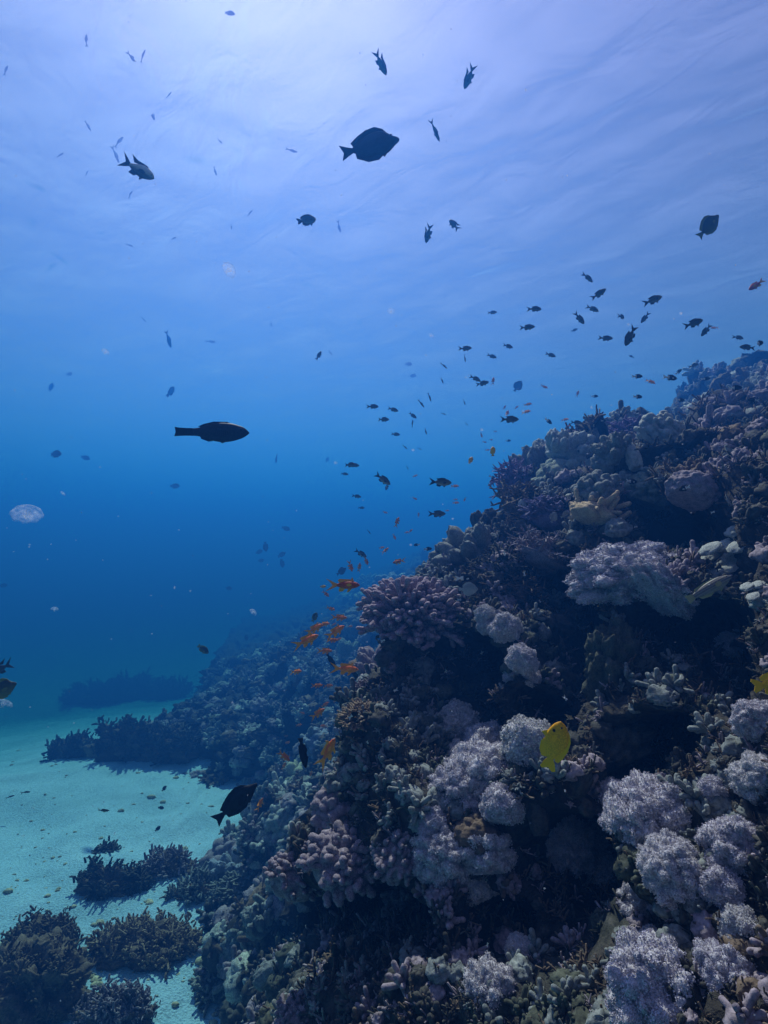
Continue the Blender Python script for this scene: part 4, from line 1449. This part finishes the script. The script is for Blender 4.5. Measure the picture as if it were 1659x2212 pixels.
fish('sergeant', 'chromis', 980, 485, 32, 122, .11, "dark fish heading up left, right one of a pair in open water", "fish", yaw=20)
fish('surgeon', 'olive', 1531, 488, 64, 48, .15, "olive fish with pinkish tail alone in the upper right water", "fish")
fish('surgeon', 'olive', 4, 1490, 70, 24, .16, "olive and grey fish entering past the left edge, the lower of two", "fish")
fish('sergeant', 'grey', -2, 1446, 56, 205, .15, "grey fork-tailed fish leaving past the left edge, the upper of two", "fish")
fish('damsel', 'olive', 439, 1403, 28, -38, .11, "small olive fish with white mouth above the far reef tongue", "fish", full=True)
fish('anthias', 'anthias_dark', 744, 1264, 68, 0, .115, "largest orange anthias with raised sail fin and yellow belly fins", "fish", "orange anthias along the slope")
fish('anthias', 'anthias', 662, 1384, 58, 25, .10, "big orange anthias climbing right, outermost from the slope edge", "fish", "orange anthias along the slope")
fish('anthias', 'anthias', 679, 1358, 42, 26, .09, "orange anthias overlapping the back of the outermost big one", "fish", "orange anthias along the slope", bend=.25)
fish('anthias', 'anthias', 725, 1364, 46, 33, .09, "orange anthias climbing right toward the dark grey dome", "fish", "orange anthias along the slope")
fish('anthias', 'anthias', 733, 1334, 34, -2, .085, "level orange anthias beside the dark grey lobed dome", "fish", "orange anthias along the slope")
fish('anthias', 'anthias', 746, 1445, 58, -3, .10, "orange anthias swimming level past a black forked tail", "fish", "orange anthias along the slope")
fish('anthias', 'anthias', 709, 1624, 66, 63, .10, "orange anthias standing upright above the creamy lobed coral", "fish", "orange anthias along the slope", bend=-.2)
fish('anthias', 'anthias', 687, 1541, 36, 35, .085, "orange anthias climbing right above the pale bluish knob", "fish", "orange anthias along the slope")
fish('anthias', 'anthias', 614, 1634, 32, -40, .085, "orange anthias diving right beside the dark diving fish", "fish", "orange anthias along the slope")
fish('anthias', 'anthias_dark', 861, 1213, 27, 195, .09, "deep orange anthias facing left above the lilac cauliflower coral", "fish", "orange anthias along the slope", yaw=25)
fish('anthias', 'anthias', 702, 1406, 32, 0, .085, "pale orange anthias level above the black forked tail", "fish", "orange anthias along the slope")
fish('wrasse', 'brown', 655, 1627, 66, -80, .13, "dark brown fish diving head down beside the upright orange anthias", "fish")
fish('wrasse', 'black', 716, 1428, 38, -58, .11, "black fish diving behind the level orange anthias, forked tail up", "fish")
fish('surgeon', 'grey', 738, 1234, 24, 35, .2, "blue-grey fish just behind the sail-finned orange anthias", "fish", yaw=20)
fish('damsel', 'olive', 680, 1333, 22, 62, .08, "small yellow-green damselfish left of the level orange anthias", "fish", full=True)
fish('chromis', 'silver', 953, 1042, 46, -3, .10, "largest silvery chromis with black forked tail, level at the slope edge", "fish", "grey chromis in mid water")
fish('chromis', 'silver', 828, 1036, 38, -36, .10, "silvery chromis with black forked tail diving right in open water", "fish", "grey chromis in mid water")
fish('chromis', 'chromis', 945, 1110, 36, 0, .10, "dark chromis level above the lilac bushy coral", "fish", "grey chromis in mid water")
fish('chromis', 'chromis', 1102, 906, 38, 0, .10, "dark chromis above the near end of the upper ridge, anthias around it", "fish", "grey chromis in mid water")
fish('chromis', 'chromis', 1361, 727, 46, 244, .10, "long-tailed dark chromis heading steeply down left", "fish", "grey chromis in mid water")
fish('chromis', 'silver', 1411, 648, 42, 22, .10, "chromis with white tail tip rising right, topmost on the right", "fish", "grey chromis in mid water")
fish('chromis', 'chromis', 1499, 698, 42, 20, .10, "dark chromis rising right nearest the far slope", "fish", "grey chromis in mid water")
fish('chromis', 'silver', 780, 1196, 28, -32, .10, "silvery chromis diving right above the sail-finned anthias", "fish", "grey chromis in mid water")
fish('disc', 'pale', 1012, 1273, 42, 0, .12, "pale grey disc-shaped fish at the right end of the biggest cauliflower coral", "fish", "pale disc-shaped fish by the reef")
fish('disc', 'pale', 1184, 1056, 20, 150, .11, "pale disc-shaped fish under the smooth green lobed coral", "fish", "pale disc-shaped fish by the reef", yaw=15)
fish('disc', 'pale', 1127, 1090, 25, 80, .11, "pale disc-shaped fish tilted upright below the brown twig shelf", "fish", "pale disc-shaped fish by the reef", yaw=20)
fish('disc', 'pale', 1196, 1117, 26, 62, .11, "pale disc-shaped fish left of a pair before the bluish lilac coral", "fish", "pale disc-shaped fish by the reef", yaw=15)
fish('disc', 'pale', 1223, 1113, 26, 20, .11, "pale disc-shaped fish right of a pair before the bluish lilac coral", "fish", "pale disc-shaped fish by the reef", yaw=10)
fish('disc', 'pale', 1361, 963, 24, 15, .11, "pale disc-shaped fish below the purple coral dome", "fish", "pale disc-shaped fish by the reef", yaw=10)
fish('disc', 'grey', 1119, 834, 28, 55, .22, "hazy grey deep-bodied fish alone in the middle of the chromis", "fish")
fish('chromis', 'anthias_dark', 1633, 616, 38, 215, .11, "rusty orange fish heading down left at the right edge", "fish")
fish('half', 'half', 1004, 1249, 38, 2, .09, "black-fronted chromis with white tail right above the biggest cauliflower coral", "fish", "black and white chromis on the reef")
fish('half', 'half', 1448, 816, 30, -8, .08, "largest black and white chromis above the far hazy slope", "fish", "black and white chromis on the reef")
fish('half', 'half', 1033, 1630, 36, -50, .08, "black fish with white tail against the broad white soft coral", "fish", "black and white chromis on the reef")

# ---- landmarks by which one finds the smaller fish
MARKS = [("the black surgeonfish", 801, 316), ("the pale-backed fork-tailed fish", 300, 367), ("the long black fish", 458, 934), ("the ragged-tailed round fish", 663, 476),
         ("the lone olive fish", 1531, 488), ("the dark open-water pair", 952, 495), ("the largest silvery chromis", 953, 1042), ("the hazy grey deep-bodied fish", 1119, 834),
         ("the long-tailed diving chromis", 1361, 727), ("the purple coral dome", 1362, 925), ("the upper ridge's near end", 1102, 930), ("the lilac bushy coral", 945, 1160),
         ("the sail-finned orange anthias", 744, 1264), ("the outermost big anthias", 662, 1384), ("the upright orange anthias", 709, 1624), ("the dark diving fish", 655, 1627),
         ("the lemon damselfish", 1197, 1609), ("the tan bushy coral", 785, 1540), ("the big ledge soft coral", 1360, 1255), ("the biggest cauliflower coral", 900, 1310),
         ("the bluish lilac coral", 1195, 1100), ("the pale green lobed coral", 1413, 1050), ("the small olive fish", 439, 1403), ("the slanting black surgeonfish", 511, 1733),
         ("the big round jellyfish", 495, 583), ("the lone sand coral slab", 232, 1910), ("the level big anthias", 746, 1445), ("the white-edged plate coral", 1585, 1190)]
SMALL = []          # form, skin, x, y, length, angle, real, yaw, what


def add(form, skin, real, what, rows, group):
    for r in rows:
        x, y, L, a = r[:4]
        SMALL.append([form, skin, x, y, L, a, real, r[4] if len(r) > 4 else None, what, group])


G_CH = "grey chromis in mid water"
add('chromis', 'chromis', .085, "small dark chromis", [
    (1064, 675, 18, 0), (1156, 667, 28, 0), (1140, 707, 28, 0), (1006, 753, 24, 0), (1098, 748, 21, -10), (1063, 770, 19, -20), (1190, 767, 21, -20),
    (1028, 818, 23, -25), (1043, 828, 25, 10), (806, 878, 23, 0), (850, 885, 21, -15), (829, 906, 23, -5), (892, 898, 18, -35),
    (1271, 600, 26, -35), (1294, 635, 31, 35), (1281, 667, 26, -30), (1252, 688, 30, -50), (1241, 713, 13, 20), (1344, 684, 16, 5, 50), (1309, 731, 26, -5),
    (1393, 687, 23, 235), (1525, 714, 26, 235), (1596, 729, 22, -10), (1614, 750, 28, 172), (1499, 789, 18, 15), (1364, 770, 11, 160), (1246, 913, 23, -5),
    (855, 938, 18, -10), (766, 1005, 20, -5), (757, 1004, 24, 0), (771, 1072, 18, -10), (781, 1097, 13, 0), (745, 1024, 15, -5), (689, 768, 20, 60), (836, 1052, 15, 250)], G_CH)
add('slim', 'chromis', .085, "thin dark fish", [
    (1004, 774, 15, -75), (959, 790, 18, -40), (955, 822, 15, -70), (928, 858, 18, -70), (910, 872, 20, -50), (1003, 869, 12, -65), (958, 894, 11, -20), (891, 915, 15, 85),
    (920, 932, 15, -80), (797, 1149, 12, -50), (1008, 916, 9, -45), (875, 966, 13, -40), (907, 970, 9, -20), (880, 1010, 10, -60)], "thin dark fish in mid water")
G_GH = "far blue-hazed fish"
add('slim', 'grey', .42, "faint slender fish", [
    (285, 125, 30, -55), (308, 120, 24, 50), (186, 85, 26, 92), (330, 250, 30, -65), (365, 205, 16, 45), (257, 305, 28, 55), (250, 335, 30, -70), (190, 272, 22, -60), (130, 335, 18, 25),
    (187, 375, 14, 80), (281, 420, 18, 50), (630, 325, 26, -20), (465, 370, 22, -72), (540, 460, 16, 42), (733, 491, 26, -78), (12, 150, 24, 82), (455, 738, 24, -10), (475, 305, 14, -45),
    (364, 733, 40, -70), (597, 990, 22, -90), (714, 762, 14, -50), (310, 690, 14, -50), (586, 700, 12, -80), (500, 490, 14, -75), (280, 530, 16, -15), (375, 515, 14, 20)], G_GH)
add('damsel', 'grey', .30, "faint deep-bodied fish", [
    (370, 846, 24, 50), (120, 981, 28, 0), (185, 989, 18, -20), (378, 1050, 20, 0), (150, 808, 14, 10), (110, 836, 18, 70), (707, 993, 12, 60), (494, 1271, 15, 0), (618, 1142, 17, -20),
    (560, 1192, 16, 20), (574, 1181, 20, -80), (609, 1198, 18, 30), (610, 1217, 18, -80), (564, 1211, 14, 10), (532, 1378, 16, 70), (8, 1265, 16, 0), (883, 787, 15, 0), (892, 812, 15, 10), (497, 28, 20, -10)], G_GH)
add('slim', 'olive', .12, "sand-coloured slim fish", [(223, 1751, 28, 5), (57, 1711, 20, 10), (22, 1721, 16, 15)], "small fish over the sand")
add('damsel', 'grey', .08, "small dark fish", [(348, 1745, 13, 0), (258, 1796, 10, 10), (341, 1790, 13, 40), (355, 1703, 13, 50)], "small fish over the sand")
G_AN = "orange anthias along the slope"
add('anthias', 'anthias', .075, "small orange anthias", [
    (1065, 822, 15, 80), (1176, 836, 15, -20), (1090, 880, 10, 60), (1116, 880, 10, 40), (1141, 873, 16, 5), (1137, 889, 18, 5), (1096, 893, 15, 70), (1221, 906, 15, 5), (1229, 920, 12, 45),
    (1406, 824, 20, -35), (1543, 708, 15, 180), (1040, 940, 12, -70), (1047, 955, 9, -10), (1053, 972, 10, 5), (1070, 932, 8, 0), (897, 1028, 11, 20), (983, 1050, 17, 0), (896, 1077, 11, -30), (984, 1079, 9, 0),
    (985, 1086, 14, 0), (1004, 1079, 10, 250), (832, 1107, 11, -20), (858, 1127, 21, 68), (904, 1112, 10, 90), (887, 1147, 11, 40), (879, 1150, 10, 10), (852, 1160, 13, -68), (966, 1103, 9, 0), (833, 1189, 17, 42),
    (825, 1183, 12, 10), (791, 1212, 19, -68), (776, 1225, 19, 80), (757, 1224, 22, -70), (701, 1348, 23, 10), (718, 1383, 24, 0), (731, 1381, 14, 20), (640, 1451, 25, 12), (685, 1481, 23, 0), (710, 1481, 18, -5),
    (704, 1283, 18, -45), (715, 1315, 18, -15), (774, 1303, 14, 85), (756, 1353, 11, 0), (721, 1349, 11, 30), (728, 1487, 11, 5), (702, 1522, 18, 30), (724, 1513, 12, 50), (699, 1568, 14, 175), (672, 1671, 14, 250),
    (562, 1737, 24, 66), (653, 1540, 11, -30), (621, 1604, 11, 10), (618, 1590, 9, 0), (614, 1654, 16, 68), (646, 1566, 12, 5), (724, 1566, 9, 20), (591, 1684, 11, 30), (1061, 950, 8, 0), (1248, 850, 13, 70)], G_AN)
G_HF = "black and white chromis on the reef"
add('half', 'half', .065, "small two-tone chromis", [
    (1185, 910, 18, -35), (1377, 813, 21, 0), (1466, 803, 15, 40), (1525, 818, 17, 0), (1589, 838, 25, 0), (1378, 857, 20, 0), (1470, 864, 19, 0), (1285, 856, 14, 0), (1340, 897, 17, -10), (1375, 890, 11, 20),
    (1304, 909, 11, 0), (1283, 916, 10, 80), (1528, 903, 19, 0), (1628, 864, 24, 175), (1640, 742, 25, 20), (1098, 952, 10, 0), (900, 1177, 13, 185), (924, 1186, 18, 5), (1065, 1032, 16, -30), (1061, 1184, 17, 95),
    (1092, 1202, 22, -70), (1134, 1246, 20, -80), (1064, 1130, 13, 10), (1079, 1071, 13, 10), (833, 1382, 19, 20), (763, 1544, 22, 40), (763, 1500, 17, 60), (849, 1494, 20, 200), (796, 1607, 13, -60), (793, 1474, 15, 10),
    (1039, 1414, 19, 250), (1226, 1514, 22, -48), (1168, 1302, 13, -60), (1066, 1499, 12, -75), (965, 1446, 14, 70), (1555, 1495, 25, 92), (998, 1296, 20, 0), (1378, 1138, 14, 0), (1478, 1055, 26, 195), (1364, 1040, 26, -5),
    (1500, 930, 22, 180), (1560, 925, 20, 175), (1430, 990, 20, 180), (1230, 1085, 16, 190), (900, 1990, 10, 80), (1055, 2035, 16, 60), (1545, 1105, 15, 20)], G_HF)
add('damsel', 'lemon', .05, "tiny yellow fish", [(1033, 1137, 10, -50), (1064, 974, 19, 85, 20), (1017, 994, 16, 62, 20), (698, 1267, 12, 0)], "tiny yellow fish")

DIRS = ["right", "up right", "up", "up left", "left", "down left", "down", "down right"]
REL = ["right of", "up right of", "above", "up left of", "left of", "down left of", "below", "down right of"]
ORD = ["nearest", "second nearest", "third nearest", "fourth nearest", "fifth nearest", "sixth nearest", "seventh nearest", "eighth nearest", "ninth nearest", "tenth nearest"]
_b = {}
for s in SMALL:
    _, _, x, y = s[:4]
    nm, mx_, my_ = min(MARKS, key=lambda m: (m[1] - x) ** 2 + (m[2] - y) ** 2)
    rel = REL[int(round(math.degrees(math.atan2(my_ - y, x - mx_)) / 45)) % 8]
    _b.setdefault((s[8], rel, nm), []).append((math.hypot(x - mx_, y - my_), s))
_lab = {}
for (what, rel, nm), lst in _b.items():
    lst.sort(key=lambda t: t[0])
    for i, (_, s) in enumerate(lst):
        hd = DIRS[int(round(s[5] / 45)) % 8]
        if len(lst) == 1:
            _lab[id(s)] = f"{what} heading {hd}, {rel} {nm}"
        else:
            _lab[id(s)] = f"{what} heading {hd}, {ORD[i]} {rel} {nm}"
_r = random.Random(4)
for s in SMALL:
    form, skin, x, y, L, a, real, yaw, what, grp = s
    if yaw is None:
        yaw = _r.uniform(-22, 22)
    fish(form, skin, x, y, L * 1.05, a, real, _lab[id(s)], "fish", grp, yaw=yaw, bend=_r.choice([0.0, 0.3, -0.3]) if L > 14 else 0.0)


# ------------------------------------------------------------------ jellyfish and drifting specks
def jelly_mat():
    m = bpy.data.materials.new("jelly")
    m.use_nodes = True
    nt = m.node_tree
    nt.nodes.clear()
    out = N(nt, "ShaderNodeOutputMaterial")
    tr = N(nt, "ShaderNodeBsdfTransparent")
    tl = N(nt, "ShaderNodeBsdfTranslucent")
    tl.inputs[0].default_value = (0.85, 0.86, 1.0, 1)
    df = N(nt, "ShaderNodeBsdfDiffuse")
    df.inputs[0].default_value = (0.8, 0.82, 0.95, 1)
    tc = N(nt, "ShaderNodeTexCoord")
    nz = N(nt, "ShaderNodeTexNoise", Scale=5.0, Detail=3.0)
    nt.links.new(tc.outputs["Object"], nz.inputs["Vector"])
    k = ramp(nt, nz.outputs[0], [(0.35, (0.06, 0.06, 0.06)), (0.7, (0.32, 0.32, 0.32))])
    m0 = N(nt, "ShaderNodeMixShader")
    m0.inputs[0].default_value = 0.5
    nt.links.new(tl.outputs[0], m0.inputs[1])
    nt.links.new(df.outputs[0], m0.inputs[2])
    mx = N(nt, "ShaderNodeMixShader")
    nt.links.new(k, mx.inputs[0])
    nt.links.new(tr.outputs[0], mx.inputs[1])
    nt.links.new(m0.outputs[0], mx.inputs[2])
    nt.links.new(mx.outputs[0], out.inputs[0])
    return m


M_JELLY = jelly_mat()


def jellyfish(px, py, w, h, ang, real, label):
    n, ns = 14, 28
    s = np.linspace(0, 1, n)
    r = 0.5 * np.sin(s * 1.75) / np.sin(1.5)
    z = 0.34 * np.cos(s * 1.9)
    a = np.linspace(0, 2 * np.pi, ns + 1)
    lob = 1 + 0.07 * np.cos(a * 8)[None, :] * (s ** 3)[:, None]
    v = np.stack([r[:, None] * np.cos(a) * lob, r[:, None] * np.sin(a) * lob, np.broadcast_to(z[:, None], (n, ns + 1)) - 0.03 * np.cos(a * 8)[None, :] * (s ** 4)[:, None]], -1).reshape(-1, 3)
    bell = new_obj("jellyfish", v, grid_faces(n, ns + 1), [M_JELLY])
    rng = np.random.default_rng(int(px))
    parts = []
    for k in range(5):
        t = np.linspace(0, 1, 7)
        an = k * 1.257
        pts = np.stack([0.10 * np.cos(an) + 0.06 * np.sin(t * 6 + k) * t, 0.10 * np.sin(an) + 0.06 * np.cos(t * 5 + k) * t, 0.15 - 0.50 * t], 1)
        parts.append(tube(pts, 0.055 * (1 - 0.85 * t) + 0.012 * np.sin(t * 20), 6))
    jv, jf = join(parts)
    new_obj("mouth_arms", jv, jf, [M_JELLY], parent=bell)
    d = real * F / w
    size = real
    bell.location = cam_dir(px, py) * d
    bell.rotation_euler = (math.radians(-35 + 20 * rng.random()), math.radians(ang), 0)
    bell.scale = (size, size, size * h / w)
    tag(bell, label, "jellyfish", "drifting jellyfish")


jellyfish(495, 583, 34, 34, 40, .07, "big round pale jellyfish in open water at upper left")
jellyfish(58, 1110, 62, 34, -20, .10, "widest flat jellyfish glowing near the left edge")
jellyfish(228, 760, 17, 17, 20, .05, "small pale jellyfish far left of the long black fish, higher up")
jellyfish(845, 672, 16, 14, 0, .05, "small pale jellyfish in clear water right of centre, above the chromis")
jellyfish(725, 1000, 9, 9, 10, .035, "tiny pale jellyfish beside two level chromis")
jellyfish(136, 1066, 12, 8, 30, .04, "tiny thin jellyfish just above the widest one")
jellyfish(118, 1316, 15, 15, 0, .05, "faint jellyfish low in the blue on the left")
jellyfish(547, 1322, 17, 14, 40, .05, "faint jellyfish left of the orange anthias")
jellyfish(932, 725, 12, 10, 30, .04, "tiny pale jellyfish beside the nearest chromis of open water")
jellyfish(8, 1520, 36, 26, 10, .08, "violet-tinged jellyfish under the two fish at the left edge")


def plankton():
    rng = np.random.default_rng(21)
    parts = []
    for i in range(420):
        px, py = rng.uniform(0, 1659), rng.uniform(0, 2212)
        d = rng.uniform(0.7, 5.0)
        h = reef_hit(px, py)
        if h is not None:
            d = min(d, h[0].y - 0.1)
        s = d / F * rng.choice([0.7, 1.0, 1.4, 2.0], p=[.45, .33, .17, .05])
        v, f = blob(6, 5, (s * (1 + rng.random()), s, s * (0.6 + rng.random())), 0.4, 1.5, rng.random() * 60, 0.3)
        parts.append((v + np.array(cam_dir(px, py) * d), f))
    o = new_obj("plankton", *join(parts), [M_JELLY])
    struct(o, "stuff")
    o["label"] = "pale specks drifting in the water"


plankton()
for o in list(FISH.values()):
    if "used" in o:
        del o["used"]
for o in COL.objects:
    if "used" in o:
        del o["used"]
